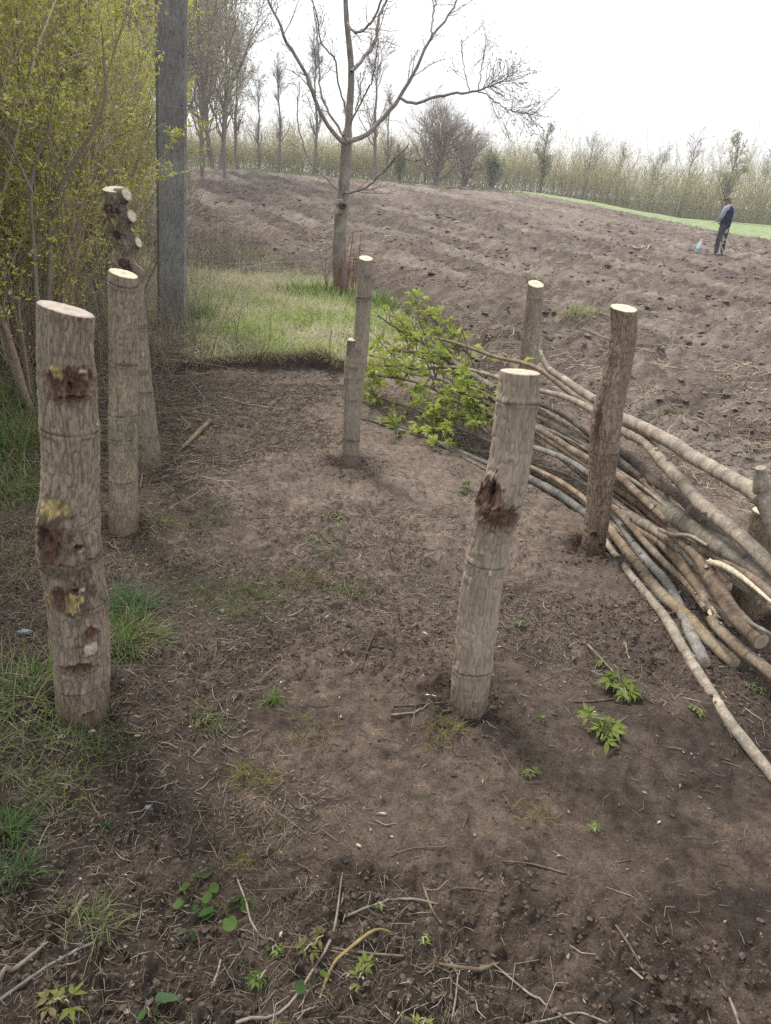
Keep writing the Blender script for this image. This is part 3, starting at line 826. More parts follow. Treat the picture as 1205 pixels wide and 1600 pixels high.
    if splinter:
        e = L[-1] if splinter > 0 else L[0]
        dv = unit(L[-1, :3] - L[-4, :3]) if splinter > 0 else unit(L[0, :3] - L[3, :3])
        n = 9
        b = e[:3] + rng.normal(size=(n, 3)) * e[3] * 0.5
        tip = b + dv * (abs(splinter) * (0.4 + 0.6 * rng.random(n)))[:, None] + rng.normal(size=(n, 3)) * e[3] * 0.5
        a, q = tubes(np.stack([b - dv * 0.02, (b + tip) / 2, tip], 1), np.stack([np.full(n, e[3] * 0.35), np.full(n, e[3] * 0.25), np.full(n, 0.0008)], 1), 4)
        link('splinters', mesh_from('splinters', a - org, q, None, M_wood, WOOD_PALE * 1.1, False), root)
    return root, L


G_ = np.array
LG = G_([0.305, 0.26, 0.21]); LB = G_([0.27, 0.205, 0.15]); LP = G_([0.225, 0.215, 0.20]); LO = G_([0.27, 0.21, 0.14]); LM = G_([0.225, 0.20, 0.165]); LD = G_([0.13, 0.105, 0.09])
LOGS = [
 ('long thin grey branch lying nearest the camera, running off the lower right edge', [(943, 836, 11), (961, 866, 12), (989, 904, 14), (1032, 955, 17), (1047, 978, 20), (1067, 1013, 19), (1104, 1070, 20), (1147, 1134, 21), (1205, 1208, 23), (1250, 1262, 24)], -0.16, LG, {}),
 ('thick tan-yellow branch ending in a cut butt above the front branch', [(940, 795, 13), (949, 815, 15), (969, 846, 17), (1004, 892, 20), (1038, 932, 22), (1067, 958, 23), (1107, 999, 24), (1149, 1037, 25)], -0.02, LO, {}),
 ('pale blue-grey branch wedged between the tan branch and the cracked ones', [(958, 806, 12), (981, 840, 15), (1009, 876, 17), (1038, 907, 18), (1061, 944, 20), (1080, 985, 21), (1104, 1038, 23)], 0.05, LP, {}),
 ('grey branch starting at the reddish post and bowing over the split one', [(940, 770, 17), (955, 780, 18), (975, 798, 19), (1005, 815, 20), (1036, 832, 21), (1061, 848, 23)], 0.12, LG * 0.9, {}),
 ('thick brown log whose round butt ends near the right edge', [(1050, 838, 22), (1070, 852, 24), (1092, 872, 26), (1108, 896, 28), (1128, 930, 29), (1150, 962, 31), (1172, 984, 32), (1192, 1002, 33)], 0.06, LB * 0.85, {}),
 ('brown knotty branch crossing the middle of the heap to the right edge', [(945, 748, 13), (960, 760, 14), (998, 786, 16), (1038, 818, 18), (1078, 838, 19), (1113, 861, 20), (1147, 881, 21), (1176, 900, 22), (1205, 925, 22), (1240, 955, 22)], 0.16, LB, {}),
 ('broad flat mossy grey log under the upper branches', [(930, 715, 28), (958, 737, 32), (1000, 768, 36), (1045, 800, 38), (1090, 826, 38), (1133, 855, 36), (1176, 885, 34), (1215, 912, 33)], 0.26, LM, {'mat': 'b', 's': 18}),
 ('dark weathered branch in shade below the ringed branch', [(842, 639, 13), (872, 657, 15), (900, 677, 17), (930, 692, 18), (961, 706, 20), (993, 724, 20), (1026, 750, 20), (1060, 775, 19), (1100, 812, 18), (1140, 850, 17)], 0.34, LD * 1.15, {}),
 ('long ringed grey branch running from the leafy tops to the right edge', [(648, 577, 5), (706, 573, 6), (760, 585, 7), (800, 598, 8), (842, 609, 9), (900, 628, 12), (940, 648, 14), (969, 669, 18), (1004, 691, 20), (1036, 720, 22), (1069, 764, 24), (1109, 799, 26), (1150, 833, 27), (1177, 860, 28), (1215, 898, 29)], 0.22, LG, {}),
 ('topmost thick grey branch with a broken pale tip left of the reddish post', [(846, 555, 7), (850, 567, 10), (858, 579, 12), (880, 594, 13), (907, 613, 15), (942, 632, 18), (974, 653, 22), (1001, 666, 24), (1047, 693, 25), (1109, 728, 27), (1150, 752, 29), (1176, 768, 32), (1192, 782, 33)], 0.3, LG * 1.03, {'splinter': -0.05}),
 ('forked grey limb end standing at the right edge above the post', [(1187, 733, 20), (1186, 752, 26), (1188, 775, 30), (1196, 800, 30), (1208, 835, 30), (1225, 880, 30)], 0.3, LG * 0.92, {'cut': 'both'}),
 ('thin brown branch pointing left above the leafy tops', [(679, 527, 3.5), (705, 534, 5), (732, 543, 6), (782, 559, 7), (815, 567, 8), (850, 580, 9), (890, 612, 10), (930, 640, 10), (960, 665, 10)], 0.42, LB, {}),
 ('curved thin branch bending above the green leaves', [(606, 536, 3), (622, 544, 4), (639, 549, 4.5), (676, 549, 5), (695, 560, 5), (712, 575, 6), (760, 600, 6), (830, 640, 7)], 0.30, LB * 0.85, {}),
 ('thin brown branch below the dark weathered one, passing behind the leaning post', [(730, 636, 7), (780, 655, 9), (838, 669, 11), (865, 682, 12), (900, 705, 13), (930, 722, 13), (958, 740, 14), (1000, 780, 14), (1040, 812, 13)], 0.10, LB * 0.8, {}),
 ('grey branch half buried in the leafy tops, thick end behind the leaning post', [(675, 540, 6), (700, 560, 9), (732, 582, 12), (779, 609, 14), (842, 640, 15), (880, 668, 15), (920, 700, 14)], 0.28, LM * 1.1, {}),
 ('pale bluish stick among the leaves left of the leaning post', [(722, 648, 6), (746, 664, 8), (772, 678, 9), (835, 699, 11), (865, 709, 11), (892, 722, 11), (930, 748, 11), (955, 775, 11)], 0.02, LP, {}),
 ('split brown branch showing bare orange wood beside the reddish post', [(760, 705, 6), (829, 730, 8), (852, 742, 9), (880, 757, 10), (912, 778, 11), (935, 796, 11)], -0.02, G_([0.29, 0.215, 0.15]), {}),
 ('blue-grey bark branch lowest on the ground behind the leaning post', [(640, 672, 4), (706, 699, 7), (759, 722, 10), (825, 748, 14), (865, 766, 15), (890, 782, 15), (920, 803, 15)], -0.10, LP * 0.75, {}),
 ('thin whip branch lying lowest and farthest left on the soil', [(560, 652, 3), (580, 657, 4), (616, 669, 5), (673, 685, 5), (706, 703, 6), (759, 733, 6), (800, 752, 6)], -0.22, LM, {}),
 ('thin brown branch with small knots ending near the splintered stub', [(966, 800, 10), (998, 838, 12), (1032, 875, 13), (1073, 912, 14), (1104, 952, 14)], 0.0, LB * 0.8, {}),
 ('grey-brown branch with a shattered pale end in the heap centre', [(960, 792, 15), (998, 824, 18), (1032, 846, 19), (1067, 884, 20), (1090, 915, 20), (1108, 945, 20), (1118, 962, 17)], 0.08, LB * 1.05, {'splinter': 0.035}),
 ('brown branch leaving the frame just under the round log butt', [(1110, 968, 18), (1124, 984, 20), (1153, 1010, 21), (1176, 1030, 22), (1205, 1056, 23), (1235, 1084, 24)], -0.04, LB * 0.85, {}),
 ('freshly split yellow-white splinter resting across the logs at right', [(1112, 879, 12), (1124, 881, 13), (1147, 893, 12), (1176, 915, 9), (1205, 940, 7), (1230, 960, 6)], -0.10, WOOD_PALE * 1.0, {'rings': False, 'splinter': -0.03, 'cat': 'split branch', 'name': 'split_branch', 'mat': 'w', 's': 6}),
 ('cracked curl of pale wood peeled from the middle branch', [(1030, 826, 7), (1052, 836, 9), (1078, 838, 8), (1104, 852, 5)], 0.0, WOOD_PALE * 0.62, {'rings': False, 'cat': 'split branch', 'name': 'split_branch', 'mat': 'w', 's': 6}),
 ('slender dark branch crossing the heap low behind the reddish post', [(700, 690, 5), (732, 700, 6), (780, 722, 7), (840, 755, 8), (900, 790, 9), (950, 822, 9)], 0.02, LD, {}),
 ('straight brown branch between the ringed branch and the broad mossy log', [(700, 590, 5), (790, 632, 7), (860, 690, 10), (930, 735, 11), (1000, 775, 12), (1080, 845, 12)], 0.18, LB * 0.75, {}),
]
for q, (lab, line, off, col, kw) in enumerate(LOGS):
    kw = dict(kw)
    if kw.get('mat') == 'b': kw['mat'] = M_bark
    if kw.get('mat') == 'w': kw['mat'] = M_torn
    make_log(lab, line, off, col, seed=q, **kw)

# more thin sticks packed into the heap: nothing in the picture tells these apart
rq = np.random.default_rng(909)
UP = [(700, 580), (800, 612), (900, 660), (1000, 735), (1100, 830), (1200, 930)]
LO_ = [(700, 700), (800, 745), (900, 795), (1000, 880), (1100, 985), (1200, 1060)]
for q in range(22):
    f0, f1 = rq.random(), rq.random()
    f1 = f0 * 0.25 + f1 * 0.75
    a = rq.uniform(690, 900); b = min(a + rq.uniform(200, 420), 1235)
    n = 6
    line = []
    w0 = rq.uniform(3, 5.5); w1 = w0 + rq.uniform(2, 7)
    for k in range(n):
        t = k / (n - 1); u = a + (b - a) * t; f = f0 * (1 - t) + f1 * t
        vu = np.interp(u, [p[0] for p in UP], [p[1] for p in UP]); vl = np.interp(u, [p[0] for p in LO_], [p[1] for p in LO_])
        line.append((u, vu * f + vl * (1 - f) + rq.normal() * 1.5, w0 + (w1 - w0) * t))
    make_log('thin stick packed in among the thicker branches of the heap', line, 0.04 + 0.22 * f0, [LB, LB * 0.8, LG * 0.85, LM, LD][q % 5] * rq.uniform(0.8, 1.1), seed=300 + q, s=8, group='thin sticks packed into the branch heap')

# ------------------------------------------------------------------ leaves with a shape (ash-leaved maple): shared meshes
def leaflet(L, W, lob=0.25):
    W = W * 0.78
    """one pointed, toothed leaflet along +X, folded on its midrib"""
    xs = np.array([0, 0.14, 0.3, 0.45, 0.6, 0.78, 1.0]) * L
    ws = np.array([0.02, 0.30, 0.48, 0.36 + lob * 0.2, 0.30, 0.12, 0.0]) * W
    n = len(xs)
    bend = -0.30 * L * (xs / L) ** 2 + 0.03 * L * np.sin(xs / L * 9 + lob * 20)
    mid = np.stack([xs, 0 * xs, bend], 1)
    lf = np.stack([xs + 0.04 * L, ws, bend + ws * 0.3], 1); rt = np.stack([xs + 0.04 * L, -ws, bend + ws * 0.3], 1)
    lf[-1] = rt[-1] = mid[-1]
    V = np.concatenate([mid, lf, rt])
    Q = []
    for i in range(n - 1):
        Q.append([i, i + 1, n + i + 1, n + i]); Q.append([i + 1, i, 2 * n + i, 2 * n + i + 1])
    return V, np.array(Q)


def compound(rng, L, col, n=3, stalk=0.5):
    parts = []
    st = stalk * L
    a, q = tubes(np.array([[[0, 0, 0], [st * .5, 0, 0.05 * L], [st, 0, 0]]]), np.array([[0.0014, 0.0011, 0.0009]]), 4)
    parts.append((a, q, None, col * 0.8))
    pos = [(st, 0)] + [(st * (0.95 - 0.32 * (i // 2)), (1 if i % 2 else -1) * (50 + 12 * rng.random())) for i in range(n - 1)]
    for x, d in pos:
        V, Q = leaflet(L * (0.85 + 0.3 * rng.random()), L * 0.5, rng.random())
        a_ = math.radians(d + rng.normal() * 6); b_ = rng.normal() * 0.35
        Ry = np.array([[1, 0, 0], [0, math.cos(b_), -math.sin(b_)], [0, math.sin(b_), math.cos(b_)]])
        Rz = np.array([[math.cos(a_), -math.sin(a_), 0], [math.sin(a_), math.cos(a_), 0], [0, 0, 1]])
        V = V @ Ry.T @ Rz.T + np.array([x, 0, 0])
        V[:, 2] -= 0.15 * np.abs(V[:, 1])
        parts.append((V, Q, None, col * (0.85 + 0.3 * rng.random())))
    V, Q, T, C = join(parts)
    return mesh_from('leaf', V, Q, T, M_leaf, C)


rngL = np.random.default_rng(77)
LEAF_G = [compound(rngL, 0.055, G_([0.40, 0.47, 0.10]) * (0.85 + 0.3 * rngL.random()), 3 + 2 * (i % 2)) for i in range(6)]
LEAF_S = [compound(rngL, 0.042, G_([0.13, 0.19, 0.045]) * (0.7 + 0.6 * rngL.random()), 3 + 2 * (i % 2)) for i in range(6)]
LEAF_Y = [compound(rngL, 0.05, G_([0.17, 0.21, 0.045]) * (0.85 + 0.3 * rngL.random()), 3) for i in range(4)]


def place_leaf(me, p, dirv, parent, org, scale=1.0, roll=None, rnd=random):
    o = bpy.data.objects.new('leaf', me)
    COL.objects.link(o)
    o.parent = parent
    x = Vector(dirv).normalized()
    z = Vector((rnd.gauss(0, .35), rnd.gauss(0, .35), 1))
    y = z.cross(x).normalized(); z = x.cross(y)
    m = Matrix((x, y, z)).transposed().to_4x4() @ Matrix.Scale(scale, 4)
    m.translation = Vector((np.asarray(p) - org).tolist())
    o.matrix_local = m
    return o


def leafy_branch(label, line, off, seed, n_leaves, reach=0.12, col=LD * 1.2, leaves=None, size=1.0, group='leafy branch tops lying at the end of the heap', twigs=10, name='leafy_branch', depths=None, ground=False, cat='branch'):
    rng = np.random.default_rng(seed); rnd = random.Random(seed)
    pts = []
    for q, (u, v, w) in enumerate(line):
        p = ground_pt(u, v, 0.006) if ground else at_depth(u, v, heap_y(u) + off if depths is None else depths[q])
        rad = w * 0.5 * zdep(p) / F
        g = Hs(p[0], p[1])
        if p[2] < g + 0.01:
            p = ground_pt(u, v, 0.012)
        pts.append([p[0], p[1], p[2], rad])
    L = smooth_line(np.array(pts), 16)
    P = L[None, :, :3]; R = L[None, :, 3]
    org = L[8, :3].copy()
    P2, R2 = spawn(rng, P, R, twigs, 0.05, 1.0, (reach * 0.8, reach * 2.2), 0.7, 0.25, 0.25, 5, 0.5, 0.4)
    R2 = np.maximum(R2, 0.0012)
    P2[:, :, 2] = np.maximum(P2[:, :, 2], H(P2[:, :, 0], P2[:, :, 1], False) + 0.01)
    root = empty(name, org.tolist(), label, cat, group)
    a, q = tubes(P, R, 6); b, q2 = tubes(P2, R2, 4)
    V, Q, T, C = join([(a, q, None, col), (b, q2, None, col * 0.9)])
    link('stem', mesh_from('stem', V - org, Q, None, M_twig, C), root)
    ml = leaves or LEAF_G
    for i in range(n_leaves):
        j = rnd.randrange(len(P2)); t = rnd.random() ** 0.6 * 3.99
        i0 = int(t); fr = t - i0
        p = P2[j, i0] * (1 - fr) + P2[j, i0 + 1] * fr
        d = unit(P2[j, i0 + 1] - P2[j, i0]) * 0.6 + rng.normal(size=3) * 0.6 + np.array([0, 0, 0.15])
        place_leaf(ml[rnd.randrange(len(ml))], p, d, root, org, size * (0.6 + 0.7 * rnd.random()), rnd=rnd)
    return root


TOPS = [
 ('leafy top spreading highest beside the centre post', [(760, 590, 6), (700, 560, 5), (650, 530, 4), (612, 508, 3), (590, 492, 2)], 0.45, 34, 0.16),
 ('green leafy top reaching up behind the heap', [(740, 560, 6), (700, 520, 4), (672, 495, 3), (660, 482, 2)], 0.7, 24, 0.13),
 ('leafy top pushing left just under the curved branch', [(780, 640, 6), (700, 600, 5), (640, 575, 4), (600, 560, 3), (578, 556, 2)], 0.15, 34, 0.15),
 ('dense leafy top in the middle of the green mass', [(800, 660, 6), (720, 630, 5), (660, 600, 4), (610, 590, 3), (575, 585, 2)], 0.0, 38, 0.15),
 ('leafy top with bright leaves close to the leaning post', [(820, 680, 6), (770, 650, 5), (720, 620, 4), (690, 600, 3)], 0.05, 30, 0.13),
 ('low leafy top touching the soil near the centre post', [(790, 700, 5), (720, 670, 4), (650, 640, 3), (590, 620, 2.5), (572, 612, 2)], -0.15, 34, 0.13),
 ('sparse leafy top lying along the lowest whip', [(760, 730, 4), (700, 700, 3), (650, 676, 3), (600, 660, 2)], -0.25, 12, 0.08),
 ('leafy top hanging over the front of the heap', [(780, 690, 5), (740, 660, 4), (700, 650, 3), (660, 650, 2)], -0.1, 26, 0.12),
 ('back leafy top against the ploughed field edge', [(740, 600, 5), (700, 575, 4), (660, 560, 3), (630, 545, 2)], 0.6, 26, 0.13),
]
for q, (lab, line, off, n, re_) in enumerate(TOPS):
    leafy_branch(lab, line, off, 200 + q, int(n * 3.4), re_ * 1.15, twigs=24, size=0.95)

# ------------------------------------------------------------------ ground litter, clods, grass: things nobody could count
def scatter(rng, n, x0, x1, y0, y1, dens):
    x = rng.uniform(x0, x1, n); y = rng.uniform(y0, y1, n)
    k = rng.random(n) < dens(x, y)
    # keep what the view can plausibly reach
    k &= (np.abs(x) < y * 0.85 + 0.5)
    return x[k], y[k]


def lumps(rng, x, y, size, col, sink=0.3):
    """irregular crumbs of earth: distorted octahedra subdivided once"""
    n = len(x)
    z = H(x, y)
    o = np.array([[1, 0, 0], [-1, 0, 0], [0, 1, 0], [0, -1, 0], [0, 0, 1], [0, 0, -1], [.6, .6, .5], [-.6, .6, .5], [-.6, -.6, .5], [.6, -.6, .5]], float)
    t = np.array([[0, 6, 9], [2, 6, 7][::1], [0, 2, 6], [2, 1, 7], [1, 8, 7], [1, 3, 8], [3, 9, 8], [3, 0, 9], [4, 9, 6], [4, 6, 7], [4, 7, 8], [4, 8, 9], [2, 6, 7]])
    t = t[[0, 2, 3, 4, 5, 6, 7, 8, 9, 10, 11, 12]]
    s = size[:, None, None] * (0.6 + 0.8 * rng.random((n, 10, 1))) * np.array([1, 0.8, 0.5])
    a = rng.random(n) * 6.28
    R = np.zeros((n, 3, 3)); R[:, 0, 0] = np.cos(a); R[:, 0, 1] = -np.sin(a); R[:, 1, 0] = np.sin(a); R[:, 1, 1] = np.cos(a); R[:, 2, 2] = 1
    V = np.einsum('nij,nkj->nki', R, o[None] * s)
    V += np.stack([x, y, z + size * (0.4 - sink)], 1)[:, None]
    T = (np.arange(n)[:, None, None] * 10 + t[None]).reshape(-1, 3)
    return V.reshape(-1, 3), T, np.repeat(col, 10, 0)


rs = np.random.default_rng(5)
# crumbs in the yard
x, y = scatter(rs, 26000, -2.2, 2.6, 0.75, 6.0, lambda x, y: 0.05 + 0.7 * sstep(0.5, 0.66, fbm(x * 1.25 + 3, y * 1.25, 3, 20) + 0.18 * sstep(0.1, -1.2, x)))
xn, yn = scatter(rs, 46000, -1.6, 1.6, 0.72, 2.7, lambda x, y: 0.03 + 0.97 * sstep(0.48, 0.62, fbm(x * 1.25 + 3, y * 1.25, 3, 20) + 0.16 * sstep(0.2, -1.0, x) + 0.10 * (1 - sstep(1.0, 1.6, y))))
x = np.append(x, xn); y = np.append(y, yn)
for (px, py) in POSTS:
    n = 420; a = rs.random(n) * 6.28; r = 0.06 + np.abs(rs.normal(size=n)) * 0.11
    x = np.append(x, px + r * np.cos(a)); y = np.append(y, py + r * np.sin(a))
n = 900
bx = rs.uniform(-2.2, -0.2, n); by = turf_edge(bx) - 0.25 + rs.normal(size=n) * 0.12
x = np.append(x, bx); y = np.append(y, by)
sz = 0.0013 + 0.0075 * rs.random(len(x)) ** 5 + 0.0009 * y
V, T, C = lumps(rs, x, y, sz, pick(rs, len(x), [C_SOIL, C_SOIL_RED, C_SOIL * 1.3, C_SOIL * 0.8], 0.15) * (1 + 0.9 * sstep(1.8, 3.8, y) * (np.min([np.hypot(x - a, y - b) for a, b in POSTS], 0) > 0.22))[:, None])  # farther crumbs paler, following the brightness gradient painted on the ground
tag(link('soil_crumbs', mesh_from('soil_crumbs', V, None, T, M_soil, C, False)), 'loose crumbs of dark soil scattered over the yard', 'soil', kind='stuff')
# clods in the field
n = 70000
yy = 3.0 * (34 / 3.0) ** rs.random(n); xx = rs.uniform(-0.9, 0.95, n) * (yy * 0.75 + 1)
k = (plough_d(xx, yy) > 0.0) & (rs.random(n) < 0.9 * sstep(0.35, 0.65, fbm(xx * 1.3, yy * 1.3, 3, 33)))
xx, yy = xx[k], yy[k]
sz = (0.007 + 0.055 * rs.random(len(xx)) ** 4) * (0.5 + 0.05 * yy)
V, T, C = lumps(rs, xx, yy, sz, pick(rs, len(xx), [C_FIELD, C_FIELD * 0.95, C_FIELD * 0.8, C_FIELD * 1.25], 0.1), 0.46)
tag(link('field_clods', mesh_from('field_clods', V, None, T, M_soil, C, False)), 'turned clods of brown earth lying over the ploughed field', 'soil', kind='stuff')


def litter(rng, x, y, L0, L1, w, cols, lift=0.003, curl=0.5, sq=3):
    n = len(x)
    a = rng.random(n) * 6.28; ln = L0 + (L1 - L0) * rng.random(n) ** 2
    k = 3
    s = np.linspace(-0.5, 0.5, k)
    cu = rng.normal(size=n) * curl
    px = x[:, None] + ln[:, None] * (np.cos(a)[:, None] * s - np.sin(a)[:, None] * cu[:, None] * (s**2))
    py = y[:, None] + ln[:, None] * (np.sin(a)[:, None] * s + np.cos(a)[:, None] * cu[:, None] * (s**2))
    pz = H(px, py) + lift + 0.14 * ln[:, None] * rng.random((n, 1)) * np.abs(s * 2) * (rng.random((n, k)) < 0.6)
    pz = np.maximum(pz, pz.mean(1, keepdims=True))
    P = np.stack([px, py, pz], -1)
    R = (w * (0.5 + rng.random(n)))[:, None] * np.array([0.7, 1, 0.5])[None]
    V, Q = tubes(P, R, sq)
    return V, Q, np.repeat(cols, k * sq, 0)


DRY = [(0.26, 0.215, 0.155), (0.19, 0.15, 0.115), (0.13, 0.10, 0.075), (0.36, 0.32, 0.26), (0.11, 0.085, 0.07), (0.18, 0.155, 0.105)]
dl = lambda x, y: np.clip(0.10 + 0.95 * sstep(0.48, 0.64, fbm(x * 1.6, y * 1.6, 3, 80) + 0.20 * sstep(0.25, -0.9, x) + 0.16 * (1 - sstep(0.95, 1.35, y + 0.25 * x)) - 0.05 * sstep(0.1, 0.5, x)), 0, 1)
x, y = scatter(rs, 105000, -2.6, 2.2, 0.75, 5.6, dl)
V1, Q1, C1 = litter(rs, x, y, 0.008, 0.065, 0.0005 + 0.00028 * y, pick(rs, len(x), DRY, 0.18))
x, y = scatter(rs, 1300, -2.2, 2.2, 0.75, 6.0, lambda x, y: 0.3 + 0.7 * dl(x, y))
V2, Q2, C2 = litter(rs, x, y, 0.05, 0.17, 0.0008 + 0.0003 * y, pick(rs, len(x), DRY[:5], 0.18), curl=0.6)
V, Q, T, C = join([(V1, Q1, None, C1), (V2, Q2, None, C2)])
tag(link('dry_litter', mesh_from('dry_litter', V, Q, None, M_dry, C)), 'broken dry grass stems and tiny twigs strewn over the soil', 'litter', kind='stuff')
# chips of wood, dead leaf bits
x, y = scatter(rs, 11000, -2.0, 2.0, 0.75, 5.5, lambda x, y: 0.25 + 0.5 * dl(x, y))
V, T = leaf_quads(rs, np.stack([x, y, H(x, y) + 0.004], 1), 0.012, 0.006, 0.0)
V[:, 2] = H(V[:, 0], V[:, 1]) + 0.003 + 0.004 * rs.random(len(V))
C = np.repeat(pick(rs, len(x), [(0.45, 0.38, 0.28), (0.14, 0.10, 0.07), (0.22, 0.16, 0.11), (0.10, 0.075, 0.06), (0.30, 0.26, 0.2)], 0.2), 4, 0)
tag(link('wood_chips', mesh_from('wood_chips', V, None, T, M_dry, C, False)), 'small pale wood chips and crumbled dead leaves on the soil', 'wood chips', kind='stuff')

# roots and straw in the field
n = 60000
yy = 3.0 * (40 / 3.0) ** rs.random(n); xx = rs.uniform(-0.9, 0.95, n) * (yy * 0.75 + 1)
k = (plough_d(xx, yy) > -0.4) & (rs.random(n) < 0.10 + 1.1 * sstep(0.47, 0.64, fbm(xx * 0.15 - yy * 0.35, (xx * .93 + yy * .36) * 1.5, 3, 34)) * (0.35 + 0.65 * (yy < 9)))
xx, yy = xx[k], yy[k]
V, Q, C = litter(rs, xx, yy, 0.03, 0.30, 0.0009 + 0.00035 * yy, pick(rs, len(xx), [(0.42, 0.36, 0.27), (0.34, 0.29, 0.22), (0.24, 0.18, 0.14), (0.48, 0.44, 0.34)], 0.15), lift=0.014, curl=1.0)
tag(link('field_straw', mesh_from('field_straw', V, Q, None, M_dry, C)), 'pale straw and roots torn up across the ploughed field', 'straw', kind='stuff')

# turf between yard and field
n = 60000
x = rs.uniform(-3.6, 0.75, n); y = rs.uniform(5.9, 13.5, n)
pdv = plough_d(x, y)
k = (y > turf_edge(x) + 0.05) & (pdv < 0.25) & (x + 0.5 * (fbm(x * 2, y * 2, 2, 94) - 0.5) > -1.75 - 0.32 * (y - 6)) & (rs.random(n) < 0.95 - 0.75 * sstep(-0.3, 0.5, x))
k &= rs.random(n) < np.where(y > 11.2, 0.45, 1)
x, y = x[k], y[k]
gm = fbm(x * 1.1, y * 1.1, 3, 92) + 0.12 * np.exp(-(((x + 0.6) / 0.8) ** 2 + ((y - 9.9) / 1.0) ** 2)) - 0.20 * sstep(10.6, 12.0, y) - 0.10 * sstep(-0.5, 0.3, x) - 0.10 * np.exp(-((y - turf_edge(x)) / 0.5) ** 2)
gr = gm + 0.05 * rs.normal(size=len(x)) > 0.515
cols = np.where(gr[:, None], pick(rs, len(x), [(0.34, 0.42, 0.13), (0.42, 0.48, 0.18), (0.27, 0.35, 0.10), (0.50, 0.52, 0.29)]),
                pick(rs, len(x), [(0.56, 0.52, 0.36), (0.48, 0.45, 0.31), (0.62, 0.58, 0.43), (0.42, 0.42, 0.24)]))
hh = np.where(gr, 0.10 + 0.12 * rs.random(len(x)), 0.05 + 0.12 * rs.random(len(x))) * (0.75 + 0.6 * fbm(x * 2, y * 2, 2, 93))
V, Q, C = blades(rs, np.stack([x, y, H(x, y) - 0.01], 1), hh, 0.009, 0.9, cols)
nb = 1300                                                            # dry grass hanging over the cut edge
bx = rs.uniform(-1.7, -0.1, nb); by = turf_edge(bx) + 0.05 + 0.1 * rs.random(nb)
az = rs.normal(size=nb) * 0.6 - math.pi / 2
V3, Q3, C3 = blades(rs, np.stack([bx, by, H(bx, by)], 1), 0.08 + 0.10 * rs.random(nb), 0.006, 1.25, pick(rs, nb, [(0.40, 0.36, 0.22), (0.28, 0.24, 0.15), (0.34, 0.33, 0.17)]), dirs=np.stack([np.cos(az), np.sin(az), 0 * az], 1))
V, Q, T, C = join([(V, Q, None, C), (V3, Q3, None, C3)])
tag(link('rough_grass', mesh_from('rough_grass', V, Q, None, M_grass, C)), 'rough half-dry grass on the bank before the ploughed field', 'grass', kind='stuff')

# sparse weeds and short green grass over the yard floor
cl = [(ground_pt(u, v), r, n, h, c) for (u, v, r, n, h, c) in [
    (375, 940, 0.16, 150, 0.06, 0), (340, 930, 0.14, 110, 0.05, 0), (475, 905, 0.09, 100, 0.05, 1), (530, 920, 0.07, 60, 0.05, 0), (505, 845, 0.06, 50, 0.05, 0), (512, 868, 0.05, 45, 0.05, 0),
    (335, 820, 0.10, 60, 0.05, 0), (255, 815, 0.12, 90, 0.06, 1), (330, 790, 0.08, 40, 0.04, 0), (430, 1095, 0.03, 25, 0.06, 0), (480, 1145, 0.08, 60, 0.04, 1),
    (395, 1215, 0.05, 110, 0.04, 1), (375, 1350, 0.03, 50, 0.03, 1), (60, 1180, 0.14, 160, 0.07, 0), (150, 1160, 0.10, 80, 0.05, 0), (90, 1250, 0.07, 60, 0.05, 0),
    (700, 1135, 0.05, 60, 0.04, 1), (830, 1270, 0.05, 50, 0.03, 1), (690, 1160, 0.04, 40, 0.03, 1), (330, 1130, 0.06, 60, 0.05, 0), (140, 1440, 0.05, 50, 0.06, 0), (400, 1290, 0.10, 120, 0.03, 2),
    (230, 700, 0.15, 60, 0.06, 0), (320, 870, 0.2, 90, 0.05, 2), (560, 930, 0.07, 30, 0.05, 0), (30, 900, 0.2, 160, 0.07, 2), (20, 840, 0.25, 170, 0.08, 2), (230, 900, 0.15, 90, 0.06, 2), (415, 925, 0.1, 60, 0.05, 0)]]
for (cpt, r, n, h, c) in cl:
    pass
PV = []
GC = {0: [(0.09, 0.14, 0.035), (0.13, 0.18, 0.05), (0.20, 0.20, 0.09)], 1: [(0.17, 0.15, 0.04), (0.22, 0.19, 0.06), (0.13, 0.14, 0.05)], 2: [(0.30, 0.25, 0.14), (0.22, 0.19, 0.10), (0.14, 0.16, 0.06)]}
for (p, r, n, h, c) in cl:
    n = int(n * 2.4)
    a = rs.random(n) * 6.28; q = 1.25 * r * np.sqrt(rs.random(n))
    bx = p[0] + q * np.cos(a); by = p[1] + 0.7 * q * np.sin(a)
    V, Q, C = blades(rs, np.stack([bx, by, H(bx, by) - 0.003], 1), h * 1.2 * (0.4 + 0.9 * rs.random(n)), 0.0024 + 0.0004 * p[1], 1.2, pick(rs, n, GC[c]))
    PV.append((V, Q, None, C))
n = 9000
x, y = scatter(rs, n, -2.6, 0.6, 0.8, 5.5, lambda x, y: 0.6 * sstep(0.50, 0.66, fbm(x * 2.2, y * 2.2, 3, 101) + 0.16 * sstep(0.1, -1.3, x)))
V, Q, C = blades(rs, np.stack([x, y, H(x, y) - 0.003], 1), 0.02 + 0.04 * rs.random(len(x)), 0.003, 1.3, pick(rs, len(x), GC[0] + GC[2] + GC[1]))
PV.append((V, Q, None, C))
V, Q, T, C = join(PV)
tag(link('sparse_grass', mesh_from('sparse_grass', V, Q, None, M_grass, C)), 'thin patches of short trampled grass on the yard floor', 'grass', kind='stuff')


